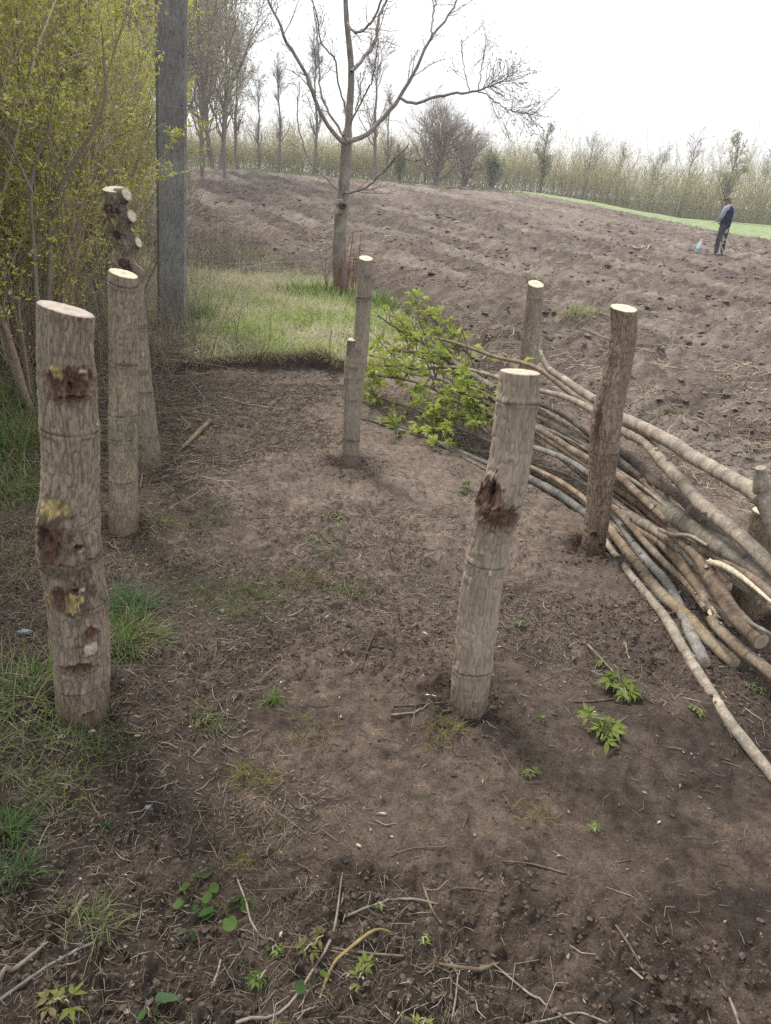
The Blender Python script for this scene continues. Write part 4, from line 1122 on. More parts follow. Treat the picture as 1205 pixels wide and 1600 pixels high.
def tuft(label, u, v, rx, n, h, cols, lean=0.8, w=0.004, group=None, cat='grass tuft'):
    p = ground_pt(u, v)
    a = rs.random(n) * 6.28; q = rx * rs.random(n) ** 0.7
    bx = p[0] + q * np.cos(a); by = p[1] + q * np.sin(a)
    out = unit(np.stack([np.cos(a), np.sin(a), 0 * a], 1) + rs.normal(size=(n, 3)) * np.array([1.1, 1.1, 0]))
    V, Q, C = blades(rs, np.stack([bx, by, H(bx, by) - 0.005], 1), h * (0.4 + 0.8 * rs.random(n)), w, lean, pick(rs, n, cols), k=5, dirs=out)
    o = link('grass_tuft', mesh_from('grass_tuft', V - p, Q, None, M_grass, C), None, p.tolist())
    tag(o, label, cat, group)
    return o


GR = [(0.09, 0.17, 0.03), (0.12, 0.21, 0.04), (0.17, 0.24, 0.07), (0.07, 0.13, 0.03)]
GRD = GR + [(0.32, 0.28, 0.16), (0.22, 0.2, 0.09)]
tuft('bright green grass tuft growing right behind the thick left post', 196, 1000, 0.11, 420, 0.15, GRD, 1.05, 0.004)
tuft('bluish green grass tuft just behind the bright one by the left post', 205, 950, 0.07, 200, 0.14, [(0.11, 0.19, 0.08), (0.09, 0.16, 0.06)], 1.0, 0.004)
tuft('flattened green grass tuft at the left edge beside the thick post', 40, 1085, 0.15, 420, 0.16, GRD, 1.35, 0.004)
tuft('dark green grass tuft at the left edge below the thick post', 5, 1300, 0.055, 180, 0.085, [(0.06, 0.11, 0.03), (0.08, 0.14, 0.04)], 0.9, 0.004)
tuft('small dark grass tuft at the left edge lower down', 8, 1370, 0.05, 120, 0.09, [(0.05, 0.10, 0.03), (0.08, 0.14, 0.04)], 1.0, 0.004)
tuft('large green grass clump under the shrubs at the left edge', 20, 700, 0.38, 750, 0.30, GRD, 0.9, 0.006)
tuft('yellowing grass clump at the left edge above the green clump', 5, 640, 0.30, 420, 0.30, GRD, 0.8, 0.006)
tuft('dry mixed grass clump left of the thick post', 25, 770, 0.25, 500, 0.20, GRD, 1.0, 0.005)
tuft('small yellow-green tuft at the foot of the concrete pole', 300, 505, 0.25, 300, 0.25, GR, 0.7, 0.008)
tuft('tuft of grass growing among clods behind the far post', 905, 505, 0.25, 260, 0.25, [(0.36, 0.36, 0.2), (0.24, 0.27, 0.12)], 0.9, 0.012)
tuft('bright green grass clump left of the bare tree', 480, 460, 0.45, 500, 0.22, GR, 0.7, 0.010)
tuft('bright green grass clump right of the bare tree behind the centre post', 590, 478, 0.40, 500, 0.24, GR, 0.7, 0.010)
tuft('pale dry grass clump where the field meets the shrubs', 345, 395, 0.7, 500, 0.35, [(0.42, 0.38, 0.26), (0.34, 0.3, 0.2)], 1.0, 0.014)
tuft('thin green tuft beside fallen twigs in front of the slim post', 428, 1098, 0.025, 40, 0.07, GR, 0.5, 0.003)

# ------------------------------------------------------------------ twigs one can tell apart
def stick(label, line, col, lift=0.0, group='loose twigs lying on the soil', name='twig', k=18, gap=0.0, mat=None, s=7):
    pts = []
    for (u, v, w) in line:
        rad = w * 0.5 * 1.6 / F
        p = ground_pt(u, v, 0.0)
        rad = w * 0.40 * zdep(p) / F
        p = ground_pt(u, v, rad + lift)
        pts.append([p[0], p[1], p[2], rad])
    L = smooth_line(np.array(pts), k)
    sm = np.convolve(np.pad(L[:, 2], 2, mode='edge'), np.ones(5) / 5, 'valid')
    L[:, 2] = np.maximum(sm, H(L[:, 0], L[:, 1]) + L[:, 3] * 0.5)
    V, Q = tubes(L[None, :, :3], L[None, :, 3], s)
    n3 = vnoise(V[:, 0] * 90, V[:, 1] * 90, V[:, 2] * 90, 7)
    org = L[k // 2, :3].copy()
    # rounded off ends
    e0, e1 = L[0, :3], L[-1, :3]
    Vv = np.concatenate([V, e0[None], e1[None]])
    kk = np.arange(s); n = len(V)
    T = np.concatenate([np.stack([(kk + 1) % s, kk, np.full(s, n)], 1), np.stack([n - s + kk, n - s + (kk + 1) % s, np.full(s, n + 1)], 1)])
    C = np.concatenate([G_(col)[None] * (0.35 + 0.7 * n3)[:, None], [G_(col) * 0.9] * 2])
    o = link(name, mesh_from(name, Vv - org, Q, T, mat or M_twig, C), None, org.tolist())
    tag(o, label, 'twig', group)
    return o


TB = (0.20, 0.15, 0.11); TG = (0.30, 0.26, 0.21); TP = (0.42, 0.36, 0.28); TR = (0.15, 0.08, 0.06); TY = (0.34, 0.27, 0.12)
STICKS = [
 ('long grey-brown stick rising from bottom centre to upper right', [(370, 1598, 7), (440, 1580, 6), (500, 1500, 6), (520, 1460, 5), (535, 1365, 3)], TG),
 ('yellow-tan arched twig beside the long grey stick', [(500, 1560, 5), (520, 1510, 6), (560, 1470, 7), (590, 1452, 6), (615, 1460, 4)], TY),
 ('pale twig curving above the yellow arched twig', [(538, 1434, 5), (580, 1415, 5), (640, 1405, 5), (685, 1412, 3)], TG),
 ('brown broken stick with a pale torn end lying alone at bottom', [(686, 1506, 6), (720, 1512, 9), (750, 1515, 9), (780, 1505, 5)], TB),
 ('short brown stick lying level beneath the arched twig', [(515, 1480, 4), (560, 1488, 5), (632, 1494, 5)], TB),
 ('grey pointed stick entering at the lower left edge', [(-10, 1535, 10), (35, 1505, 9), (74, 1472, 5)], TG),
 ('long grey stick with a cut end below the pointed one', [(-10, 1570, 8), (60, 1520, 7), (110, 1490, 6), (147, 1473, 6)], (0.27, 0.25, 0.24)),
 ('thin pale loop of twig bending down at lower left of centre', [(370, 1372, 3), (385, 1410, 4), (392, 1440, 4), (410, 1465, 4), (440, 1475, 3)], TP),
 ('thin twig straight across near bottom centre-left', [(440, 1480, 4), (500, 1482, 4), (545, 1492, 4)], TB),
 ('curved thin twig arching right of the pale chip', [(610, 1338, 3), (640, 1327, 3), (698, 1322, 2)], TB),
 ('dark thin twig leaning near the middle of the yard', [(566, 1045, 3), (574, 1015, 4), (586, 990, 4)], TR),
 ('reddish twig lying in front of the leaning post', [(610, 1118, 4), (650, 1112, 4), (700, 1112, 4), (722, 1106, 4)], TG),
 ('small stick half under the leaning post foot', [(615, 1104, 4), (660, 1100, 3), (720, 1095, 3)], TB),
 ('thin straight stick beside the thick left post foot', [(150, 1138, 4), (190, 1144, 4), (236, 1146, 3)], TB),
 ('short pale stick pointing at the thick left post', [(95, 1112, 4), (114, 1124, 5)], TP),
 ('yellow-brown thick stick lying in the litter behind the left posts', [(285, 700, 6), (305, 680, 9), (328, 658, 9)], (0.33, 0.27, 0.17)),
 ('thin pale branch lying along the litter behind the left posts', [(340, 618, 3), (370, 628, 3), (400, 634, 3), (450, 640, 2)], TP),
 ('long thin dead stem across the litter at left', [(240, 742, 2), (310, 722, 2.5), (380, 708, 3), (430, 700, 2)], TP),
 ('dark thin branch on the litter behind the knobbly post', [(250, 672, 3), (300, 660, 3), (360, 650, 3)], TB),
 ('forked brown twig at bottom right of centre', [(962, 1445, 5), (985, 1480, 5), (1005, 1515, 3)], TB),
 ('short pale-ended stick below the forked brown twig', [(985, 1512, 5), (1005, 1530, 5)], TP),
 ('long thin looping stem at the bottom edge right of centre', [(770, 1505, 4), (830, 1555, 5), (880, 1590, 5), (900, 1602, 5)], TG),
 ('pale curved stem lying over the looping stem', [(820, 1602, 4), (860, 1592, 4), (905, 1583, 4), (950, 1598, 4)], TG),
 ('stout stick pointing down near the bottom right', [(1140, 1560, 5), (1148, 1580, 6), (1155, 1602, 6)], TG),
 ('slanting twig beside the leafy sprig at right', [(918, 1007, 6), (940, 1030, 5), (960, 1052, 5)], (0.28, 0.24, 0.15)),
 ('straight twig to the left of the leafy sprig', [(888, 1096, 3), (920, 1096, 4), (960, 1092, 4)], TB),
 ('thin dark twig crossing soil right of the leafy sprig', [(1004, 1088, 2.5), (1040, 1110, 2.5), (1100, 1145, 2)], TR),
 ('small crooked twig near the right branch heap', [(975, 1002, 2), (980, 1020, 3), (984, 1030, 3)], TP),
 ('slanting brown twig right of the heap butt ends', [(1020, 1052, 3), (1040, 1075, 3), (1062, 1103, 3)], TB),
 ('thin straight twig in the right foreground near two green leaves', [(785, 1345, 3), (830, 1350, 4), (885, 1365, 4)], TB),
 ('brown twig lying in the lower middle crossing a pale curl', [(660, 1380, 5), (675, 1420, 5), (690, 1445, 3)], TB),
 ('long dead flower stalk standing oblique at lower left', [(330, 1545, 3), (340, 1520, 5), (345, 1500, 4)], TP),
 ('grey weathered strip of bark at lower left', [(102, 1450, 5), (120, 1420, 10), (138, 1398, 6)], (0.26, 0.21, 0.18)),
 ('thin reddish twig at the left below the thick post', [(82, 1210, 3), (98, 1180, 4), (110, 1158, 4)], TR),
 ('tall thin pale stem bent over in lower left litter', [(55, 1340, 3), (65, 1310, 3), (78, 1285, 3)], TP),
 ('slender twig lying along the soil at left middle distance', [(0, 945, 3), (40, 920, 3), (90, 905, 2)], TB),
 ('short dark twig near the bottom edge middle', [(705, 1600, 4), (712, 1560, 4), (716, 1520, 3)], TG),
 ('thin twig making a corner in the right foreground', [(700, 1405, 3), (702, 1392, 3), (730, 1388, 3), (775, 1394, 2)], TB),
]
for (lab, line, col) in STICKS:
    stick(lab, line, col)
tag(stick('x', [(980, 384, 3), (998, 388, 4), (1016, 391, 4)], (0.42, 0.36, 0.28), group='poles lying on the field', name='wooden_stake', lift=0.02), 'pale wooden stake lying on the ploughed field left of the person', 'stake')
bpy.data.objects['wooden_stake']['group'] = 'things on the field'
# a pale chip and a feather-like bract near the posts
def chip(label, u, v, L, W, ang, col, th=0.004, lift=0.004, name='wood_chip'):
    p = ground_pt(u, v, lift)
    rng = np.random.default_rng(int(u + v))
    n = 9
    a = np.arange(n) * 2 * math.pi / n
    r = 1 + 0.25 * rng.normal(size=n) * 0.6
    x = np.cos(a) * L / 2 * r; y = np.sin(a) * W / 2 * r
    ca, sa = math.cos(ang), math.sin(ang)
    ring = np.stack([x * ca - y * sa, x * sa + y * ca, rng.normal(size=n) * 0.001], 1)
    V = np.concatenate([ring, ring * [0.9, 0.9, 1] + [0, 0, th], [[0, 0, th * 1.2]]])
    k = np.arange(n)
    Q = np.stack([k, (k + 1) % n, n + (k + 1) % n, n + k], 1)
    T = np.stack([n + k, n + (k + 1) % n, np.full(n, 2 * n)], 1)
    o = link(name, mesh_from(name, V, Q, T, M_wood, G_(col), False), None, p.tolist())
    tag(o, label, 'wood chip' if name == 'wood_chip' else 'stone', None)


chip('square pale wood chip in front of the thick left post', 143, 1144, 0.020, 0.016, 0.6, WOOD_PALE * 1.15)
chip('pale wood splinter beside the leaning post foot', 670, 1087, 0.050, 0.009, -0.15, WOOD_PALE * 1.1)
chip('small pale chip right of the thick left post', 216, 1150, 0.020, 0.006, 0.2, WOOD_PALE)
chip('narrow pale chip in the middle of the yard', 664, 990, 0.035, 0.006, -0.9, WOOD_PALE)
chip('short pale chip in the lower middle foreground', 560, 1322, 0.014, 0.006, -0.3, WOOD_PALE)
chip('thin pale chip left of the lower middle sticks', 597, 1272, 0.026, 0.004, 0.0, WOOD_PALE)
chip('grey stone showing in the litter left of the thick post', 40, 988, 0.05, 0.02, 0.1, (0.2, 0.21, 0.2), 0.008, name='small_stone')
chip('tiny pale grey stone in the yard left of centre', 347, 956, 0.022, 0.018, 0.1, (0.22, 0.22, 0.22), 0.008, name='small_stone')
chip('bluish flat stone chip in the lower left litter', 232, 1262, 0.02, 0.014, 0.5, (0.24, 0.27, 0.28), 0.004, name='small_stone')
chip('white chip left of the forked twig', 1030, 1285, 0.014, 0.004, 0.5, (0.6, 0.58, 0.55))

# ------------------------------------------------------------------ sprigs and young plants on the soil
def sprig(label, u, v, n, size, leaves, reach, seed, cat='leafy sprig', name='leafy_sprig', group='leafy sprigs dropped on the soil', stem=None, up=0.35):
    rnd = random.Random(seed); rng = np.random.default_rng(seed)
    p = ground_pt(u, v, 0.008)
    root = empty(name, p.tolist(), label, cat, group)
    pts = []
    ends = []
    for q in range(max(2, n // 3)):
        a = rnd.random() * 6.28
        e = np.array([math.cos(a), math.sin(a), 0.3]) * reach * (0.4 + 0.6 * rnd.random())
        if stem is not None:
            e = (ground_pt(*stem, 0.02) - p) * (q + 1) / max(2, n // 3) + rng.normal(size=3) * reach * 0.25
            e[2] = abs(e[2]) + 0.012
        pts.append(np.stack([np.zeros(3), e * 0.5 + [0, 0, 0.008], e]))
        ends.append(e)
    V, Q = tubes(np.array(pts), np.tile([[0.0022, 0.0018, 0.0012]], (len(pts), 1)), 5)
    link('stem', mesh_from('stem', V, Q, None, M_twig, G_([0.30, 0.27, 0.2])), root)
    n = int(n * 1.7) if n > 2 else n
    for q in range(n):
        e = ends[q % len(ends)] * (0.45 + 0.6 * rnd.random())
        a = rnd.random() * 6.28
        d = (math.cos(a), math.sin(a), up * rnd.random())
        place_leaf(leaves[rnd.randrange(len(leaves))], e, d, root, np.zeros(3), size * (0.5 + 0.5 * rnd.random()), rnd=rnd)


LEAF_B = [compound(rngL, 0.05, G_([0.13, 0.17, 0.035]) * (0.85 + 0.3 * rngL.random()), 5) for i in range(3)]
LEAF_O = [compound(rngL, 0.045, G_([0.19, 0.16, 0.06]) * (0.85 + 0.3 * rngL.random()), 3) for i in range(3)]
sprig('large yellow-green leafy sprig lying in the right foreground, upper half', 978, 1095, 14, 0.95, LEAF_Y + LEAF_B, 0.07, 1, stem=(960, 1060))
sprig('drooping yellow-green leafy sprig in the right foreground, lower half', 950, 1130, 12, 0.9, LEAF_B + LEAF_Y, 0.07, 2, stem=(945, 1165))
sprig('small green sprig above the large sprig at right', 940, 1040, 4, 0.5, LEAF_S, 0.03, 3)
sprig('pair of light green leaves lying alone in the right foreground', 930, 1300, 2, 0.65, LEAF_S, 0.025, 4)
sprig('yellow-green leaf cluster between the heap and large sprig', 1088, 1108, 4, 0.6, LEAF_Y, 0.03, 5)
sprig('small green leaf cluster under the log butts at right edge', 1182, 1075, 4, 0.6, LEAF_S, 0.03, 6)
sprig('single green sprig beside the long front branch', 1130, 1085, 2, 0.55, LEAF_S, 0.02, 7)
sprig('pale upright sprig right of the leaning post', 895, 1032, 2, 0.6, LEAF_S, 0.02, 8, up=0.8)
sprig('tiny green sprig on the path right of the leaning post', 812, 976, 4, 0.4, LEAF_S, 0.02, 9)
sprig('small dull green sprig below the pale upright one', 852, 1122, 4, 0.45, LEAF_S, 0.02, 10)
sprig('green sprig lying between centre post and leaning post', 735, 762, 8, 0.95, LEAF_S, 0.07, 11, stem=(715, 770))
sprig('bright green sprig lying alone in the middle of the yard', 527, 806, 3, 0.75, LEAF_S, 0.03, 12)
sprig('wilting star-shaped leaf cluster at bottom centre', 567, 1520, 4, 0.55, LEAF_Y, 0.02, 13)
sprig('olive leaf cluster standing in the bottom centre twigs', 490, 1475, 5, 0.6, LEAF_Y + LEAF_O, 0.03, 14)
sprig('green leaf cluster left of the bottom centre stick', 428, 1480, 3, 0.55, LEAF_S, 0.02, 15)
sprig('small olive leaf beside the pale curving twig', 597, 1418, 2, 0.4, LEAF_S, 0.02, 16)
sprig('yellow-brown maple leaf cluster at the lower left corner', 100, 1565, 4, 0.75, LEAF_O + LEAF_Y, 0.02, 17)
sprig('light green seedling leaves at the bottom edge left of centre', 405, 1535, 4, 0.5, LEAF_S, 0.03, 18)
sprig('pale green sprig at the bottom edge middle', 665, 1595, 3, 0.45, LEAF_Y, 0.02, 19)
sprig('wilted sprig in the right of the lower middle soil', 660, 1465, 3, 0.4, LEAF_Y, 0.02, 20)
sprig('folded green sprig in front of the left posts litter', 322, 1125, 3, 0.4, LEAF_Y, 0.02, 21)
sprig('green sprig on the clods beyond the reddish post', 1040, 645, 5, 1.1, LEAF_S, 0.08, 22)
sprig('olive sprig on trampled soil in the right foreground', 820, 1205, 4, 0.5, LEAF_S + LEAF_Y, 0.03, 23)
sprig('single small green leaf lying below the thick left post', 95, 1153, 1, 0.5, LEAF_S, 0.01, 24)
sprig('single green leaf on bare soil left of centre', 507, 1091, 1, 0.35, LEAF_S, 0.01, 25)
sprig('green sprig lying under the leafy tops near centre', 620, 680, 6, 0.8, LEAF_S, 0.06, 26)
sprig('green sprig leaning on the whip branch at the heap foot', 725, 700, 4, 0.8, LEAF_S, 0.04, 27)


def round_leaf(col, r=0.02):
    n = 14
    a = np.linspace(0.25, 2 * math.pi - 0.25, n)
    rr = r * (1 - 0.12 * np.abs(np.cos(a * 2)) + 0.03 * np.cos(a * 9))
    ring = np.stack([-rr * np.cos(a) + r * 0.9, rr * np.sin(a), 0.15 * np.abs(rr * np.sin(a))], 1)
    V = np.concatenate([[[r * 0.25, 0, 0]], [[r * 1.0, 0, -0.002]], ring])
    T = [[0, 2 + i, 3 + i] if False else [1, 2 + i, 3 + i] for i in range(n - 1)] + [[0, 2, 1], [1, 2 + n - 1, 0]]
    return mesh_from('leaf', V, None, np.array(T), M_leaf, G_(col))


RL = [round_leaf((0.06, 0.12, 0.035), 0.018), round_leaf((0.09, 0.16, 0.03), 0.017), round_leaf((0.07, 0.13, 0.06), 0.019)]


def rosette(label, u, v, n, reach, seed, sc=1.0, h=0.03):
    rnd = random.Random(seed)
    p = ground_pt(u, v, 0.0)
    root = empty('seedling_plant', p.tolist(), label, 'plant', 'low round-leaved plants')
    P = []
    for q in range(n):
        a = q * 2.4 + rnd.random(); d = np.array([math.cos(a), math.sin(a)]) * reach * (0.35 + 0.65 * rnd.random())
        e = np.array([d[0], d[1], h * (0.5 + rnd.random())])
        P.append(np.stack([np.zeros(3), np.array([d[0] * .4, d[1] * .4, e[2] * .8]), e]))
        place_leaf(RL[rnd.randrange(3)], e, (d[0], d[1], -0.01), root, np.zeros(3), sc * (0.7 + 0.5 * rnd.random()), rnd=rnd)
    V, Q = tubes(np.array(P), np.full((n, 3), 0.0011), 4)
    link('stem', mesh_from('stem', V, Q, None, M_leaf, G_([0.13, 0.16, 0.06])), root)


rosette('upper left group of round green leaves in the lower left foreground', 305, 1405, 5, 0.035, 1)
rosette('larger dark round-leaved plant right of its neighbour in lower left', 350, 1432, 7, 0.045, 2, 1.05)
rosette('tiny two-leaved seedling in dark soil at lower left', 210, 1495, 3, 0.012, 3, 0.7, 0.012)
rosette('single small round leaf plant under the round-leaved pair', 295, 1466, 2, 0.012, 4, 0.8, 0.015)
rosette('oval-leaved weed at the bottom edge left', 240, 1592, 4, 0.025, 5, 0.9)
rosette('grey-green small weed right of the round-leaved pair, near the bottom', 490, 1548, 2, 0.02, 6, 0.9)
rosette('dull oval-leaved weed in the left foreground litter', 160, 1290, 3, 0.015, 7, 0.8, 0.01)

# ------------------------------------------------------------------ concrete pole
def concrete_pole():
    base = np.array([-2.29, 7.55]); gz = Hs(*base)
    top = 7.5
    hw0, hd0 = 0.138, 0.095
    nz_ = 150
    prof = []
    def sec(hw, hd, c=0.022):
        return np.array([[-hw + c, -hd], [-hw * .33, -hd], [hw * .33, -hd], [hw - c, -hd], [hw, -hd + c], [hw, hd - c], [hw - c, hd], [-hw + c, hd], [-hw, hd - c], [-hw, -hd + c]])
    V = []; C = []
    for i in range(nz_):
        t = i / (nz_ - 1); z = -0.4 + t * (top + 0.4)
        k = 1 - 0.035 * z / top * 3
        s = sec(hw0 * k, hd0 * k)
        ch = 0.002 * (vnoise(s[:, 0] * 40, s[:, 1] * 40, np.full(len(s), z * 18), 3) - 0.5) * 4
        s = s * (1 + ch[:, None])
        V.append(np.column_stack([s, np.full(len(s), z)]))
        g = 0.5 + 0.5 * vnoise(s[:, 0] * 3, s[:, 1] * 3, np.full(len(s), z * 1.3), 8)
        c = G_([0.205, 0.198, 0.196])[None] * (0.75 + 0.45 * g)[:, None]
        pale = math.exp(-((z - 1.42) / 0.10) ** 2) * 0.35
        c = c * (1 - pale) + G_([0.36, 0.35, 0.34]) * pale
        C.append(c)
    m = 10
    i = np.arange(nz_ - 1)[:, None] * m; j = np.arange(m)[None]
    Q = np.stack([i + j, i + (j + 1) % m, i + m + (j + 1) % m, i + m + j], -1).reshape(-1, 4)
    root = empty('utility_pole', (base[0], base[1], gz), 'tall weathered grey concrete pole rising out of frame before the shrubs', 'utility pole')
    root.rotation_euler = (0.0, math.radians(2.3), math.radians(15))
    link('shaft', mesh_from('shaft', np.concatenate(V), Q, None, M_concrete, np.concatenate(C), False), root)
    # casting seams and pits: raised joint lines and shallow pock marks built on the face
    for z in (1.95, 3.1, 4.6):
        k = 1 - 0.035 * z / top * 3
        s = sec(hw0 * k + 0.003, hd0 * k + 0.003)
        Vs = np.concatenate([np.column_stack([s, np.full(m, z)]), np.column_stack([s, np.full(m, z + 0.012)])])
        jj = np.arange(m)
        link('casting_seam', mesh_from('casting_seam', Vs, np.stack([jj, (jj + 1) % m, m + (jj + 1) % m, m + jj], 1), None, M_concrete, G_([0.27, 0.26, 0.26]), False), root)
    rng = np.random.default_rng(4)
    n = 230
    px = rng.uniform(-0.108, 0.108, n); pz = rng.uniform(0.1, 3.4, n); r = 0.0015 + 0.0055 * rng.random(n) ** 3
    k = 1 - 0.035 * pz / top * 3
    a = np.arange(6) * math.pi / 3
    V = np.stack([px[:, None] + r[:, None] * np.cos(a), np.repeat((-hd0 * k - 0.0018)[:, None], 6, 1), pz[:, None] + r[:, None] * np.sin(a) * 1.2], -1).reshape(-1, 3)
    V2 = np.stack([px, -hd0 * k - 0.0012, pz], 1)
    VV = np.concatenate([V, V2]); b = np.arange(n)[:, None] * 6
    T = np.stack([b + np.arange(6), b + (np.arange(6) + 1) % 6, np.repeat(n * 6 + np.arange(n)[:, None], 6, 1)], -1).reshape(-1, 3)
    o = link('pit', mesh_from('pit', VV, None, T, M_concrete, G_([0.085, 0.083, 0.085]), False), root)
    o['kind'] = 'stuff'


concrete_pole()

# ------------------------------------------------------------------ the bare tree in the middle
def traced_tree():
    y0 = 10.36
    rng = np.random.default_rng(8)
    base = ground_pt(533, 462)
    y0 = base[1]
    root = empty('bare_tree', base.tolist(), 'bare young fruit tree with spreading limbs standing at the field edge', 'tree')
    bk = G_([0.27, 0.24, 0.22])

    def line3(pts, dy=0.0, k=16):
        out = []
        n = len(pts)
        for q, (u, v, w) in enumerate(pts):
            y = y0 + dy * q / max(1, n - 1)
            p = at_depth(u, v, y)
            out.append([p[0], p[1], p[2], w * 0.5 * zdep(p) / F])
        out = np.array(out); out[:, 3] *= (0.90 if k > 60 else 0.66)
        return smooth_line(out, k)
    tr = line3([(533, 478, 30), (532, 440, 25), (530, 400, 24), (532, 350, 22), (536, 310, 21), (540, 260, 20), (542, 215, 18), (544, 200, 13), (546, 179, 12.5), (549, 116, 11), (546, 71, 10), (542, 34, 9), (540, 0, 8), (537, -60, 6), (530, -120, 4)], 0.3, 90)
    V, Q = tubes(tr[None, :, :3], tr[None, :, 3], 20)
    n3 = vnoise(V[:, 0] * 60, V[:, 1] * 60, V[:, 2] * 14, 5)
    rep = np.repeat(tr[:, :3], 20, 0)
    V = rep + (V - rep) * (0.93 + 0.16 * n3)[:, None]
    zg = (V[:, 2] - base[2])
    Cc = bk[None] * (0.6 + 0.75 * n3)[:, None]
    lowf = sstep(0.7, 0.1, zg)[:, None]
    Cc = Cc * (1 - 0.45 * lowf) + G_([0.17, 0.10, 0.075]) * 0.45 * lowf
    link('trunk', mesh_from('trunk', V - base, Q, None, M_bark, Cc), root)
    limbs = [
        ([(541, 222, 10), (531, 218, 10), (508, 190, 9), (493, 157, 8.5), (471, 101, 8), (449, 67, 7.5), (434, 34, 6), (419, 0, 5), (402, -45, 4)], -0.6),
        ([(542, 222, 11), (556, 216, 11), (572, 213, 11), (594, 190, 10), (624, 153, 9), (654, 101, 7.5), (674, 56, 6), (695, 34, 5), (714, 0, 4), (730, -40, 3)], 0.5),
        ([(624, 153, 7), (646, 161, 7), (676, 153, 7), (710, 146, 6), (747, 142, 5), (773, 131, 3.5), (803, 116, 2)], -0.5),
        ([(549, 114, 9), (556, 105, 9), (568, 93, 9), (587, 63, 8), (594, 22, 7), (604, 0, 6), (622, -50, 4)], 0.8),
        ([(543, 36, 6), (553, 50, 6), (572, 45, 5.5), (594, 7, 5), (606, -40, 4)], -0.8),
        ([(541, 172, 4), (529, 131, 4), (523, 93, 4), (501, 67, 3.5), (497, 37, 3.5), (488, 0, 3)], -0.9),
        ([(537, 212, 6), (516, 179, 5.5), (501, 142, 4.5), (498, 93, 4), (495, 52, 3.5), (490, 10, 3)], 0.9),
        ([(546, 195, 4), (564, 161, 4), (583, 120, 3.5), (588, 82, 3), (592, 60, 2)], -0.6),
        ([(537, 302, 5), (550, 300, 5), (568, 295, 5), (602, 265, 5), (624, 243, 4), (639, 224, 2.5)], -0.7),
        ([(536, 303, 4), (528, 298, 4), (508, 276, 4), (486, 254, 3.5), (471, 217, 3), (465, 179, 3), (469, 127, 2)], 0.7),
        ([(674, 56, 4.5), (676, 30, 4), (681, 0, 3), (688, -40, 2)], 0.6),
        ([(747, 142, 3.5), (760, 148, 3), (773, 157, 3), (796, 172, 2.5), (837, 179, 1.5)], -0.4),
        ([(626, 243, 2.5), (643, 252, 3), (655, 250, 2), (668, 243, 1.5)], -0.2),
        ([(549, 190, 3), (557, 170, 3), (563, 140, 2.5), (570, 110, 2)], 0.4),
        ([(747, 142, 3), (752, 110, 2.5), (758, 70, 1.8), (760, 55, 1.2)], 0.3),
        ([(733, 143, 2.5), (727, 115, 2), (722, 80, 1.5), (724, 62, 1)], -0.2),
    ]
    tw = []
    for q, (pts, dy) in enumerate(limbs):
        L = line3(pts, dy, 26)
        L[:, :3] += rng.normal(size=(26, 3)) * 0.006
        V, Q = tubes(L[None, :, :3], L[None, :, 3], 9)
        n3 = vnoise(V[:, 0] * 60, V[:, 1] * 60, V[:, 2] * 60, 5)
        o = link('limb', mesh_from('limb', V - base, Q, None, M_smooth_bark, bk[None] * (0.55 + 0.8 * n3)[:, None]), root)
        P, R = L[None, :, :3], L[None, :, 3]
        n1 = 9 if q < 8 else 7
        if q in (2, 11): n1 = 34
        lo, hi = (0.12, 0.5) if q not in (2, 11) else (0.2, 0.6)
        A = spawn(rng, P, R, n1, 0.18 if q not in (2,) else 0.72, 1.0, (lo, hi), 0.75, 0.12 if q not in (2, 11) else 0.0, 0.25, 6, 0.42, 0.4)
        A = (A[0], np.clip(A[1], 0.0024, 0.005))
        B = spawn(rng, A[0], A[1], 5, 0.15, 1.0, (0.05, 0.2), 0.8, 0.1, 0.2, 4, 0.7, 0.5)
        tw += [A, (B[0], np.clip(B[1], 0.0016, 0.0022))]
    parts = []
    for P, R in tw:
        a, q = tubes(P, R, 4); parts.append((a, q, None, bk * 0.8))
    # fat buds on the twigs
    for P, R in tw[1::2]:
        e = P[:, -1]; d = unit(P[:, -1] - P[:, -2])
        a, q = tubes(np.stack([e, e + d * 0.008, e + d * 0.02], 1), np.tile([[0.003, 0.0055, 0.001]], (len(e), 1)), 4)
        parts.append((a, q, None, G_([0.30, 0.22, 0.16])))
    V, Q, T, C = join(parts)
    o = link('twigs', mesh_from('twigs', V - base, Q, None, M_twig, C), root); o['kind'] = 'stuff'
    # pruning wounds
    for (u, v, r, du) in ((529, 316, 4, -0.6), (528, 330, 4.5, -0.6), (537, 322, 4, 0.2)):
        p = at_depth(u, v, y0 - 0.09)
        dv = unit(G_([du, -0.8, 0.1]))
        a, q = tubes(np.stack([p - dv * 0.05, p, p + dv * 0.03])[None], np.array([[r * 1.3, r * 1.1, r]]) * 10.3 / F, 14)
        s_ = link('branch_stub', mesh_from('branch_stub', a - base, q, None, M_bark, bk * 0.8), root)
        rg = a[-14:]; kk = np.arange(14)
        dc = np.concatenate([rg + dv * 0.001, [rg.mean(0) + dv * 0.006]])
        link('cut_face', mesh_from('cut_face', dc - base, None, np.stack([kk, (kk + 1) % 14, np.full(14, 14)], 1), M_wood, WOOD_PALE * 0.8 if u < 532 else WOOD_BROWN * 0.5), s_)
    # thin reddish suckers at the foot
    n = 26
    bx = base[0] + 0.05 + rng.normal(size=n) * 0.16; by = base[1] - 0.1 + rng.normal(size=n) * 0.1
    bz = H(bx, by)
    h = 0.35 + 0.5 * rng.random(n)
    top = np.stack([bx + rng.normal(size=n) * 0.1, by + rng.normal(size=n) * 0.05, bz + h], 1)
    bb = np.stack([bx, by, bz - 0.02], 1)
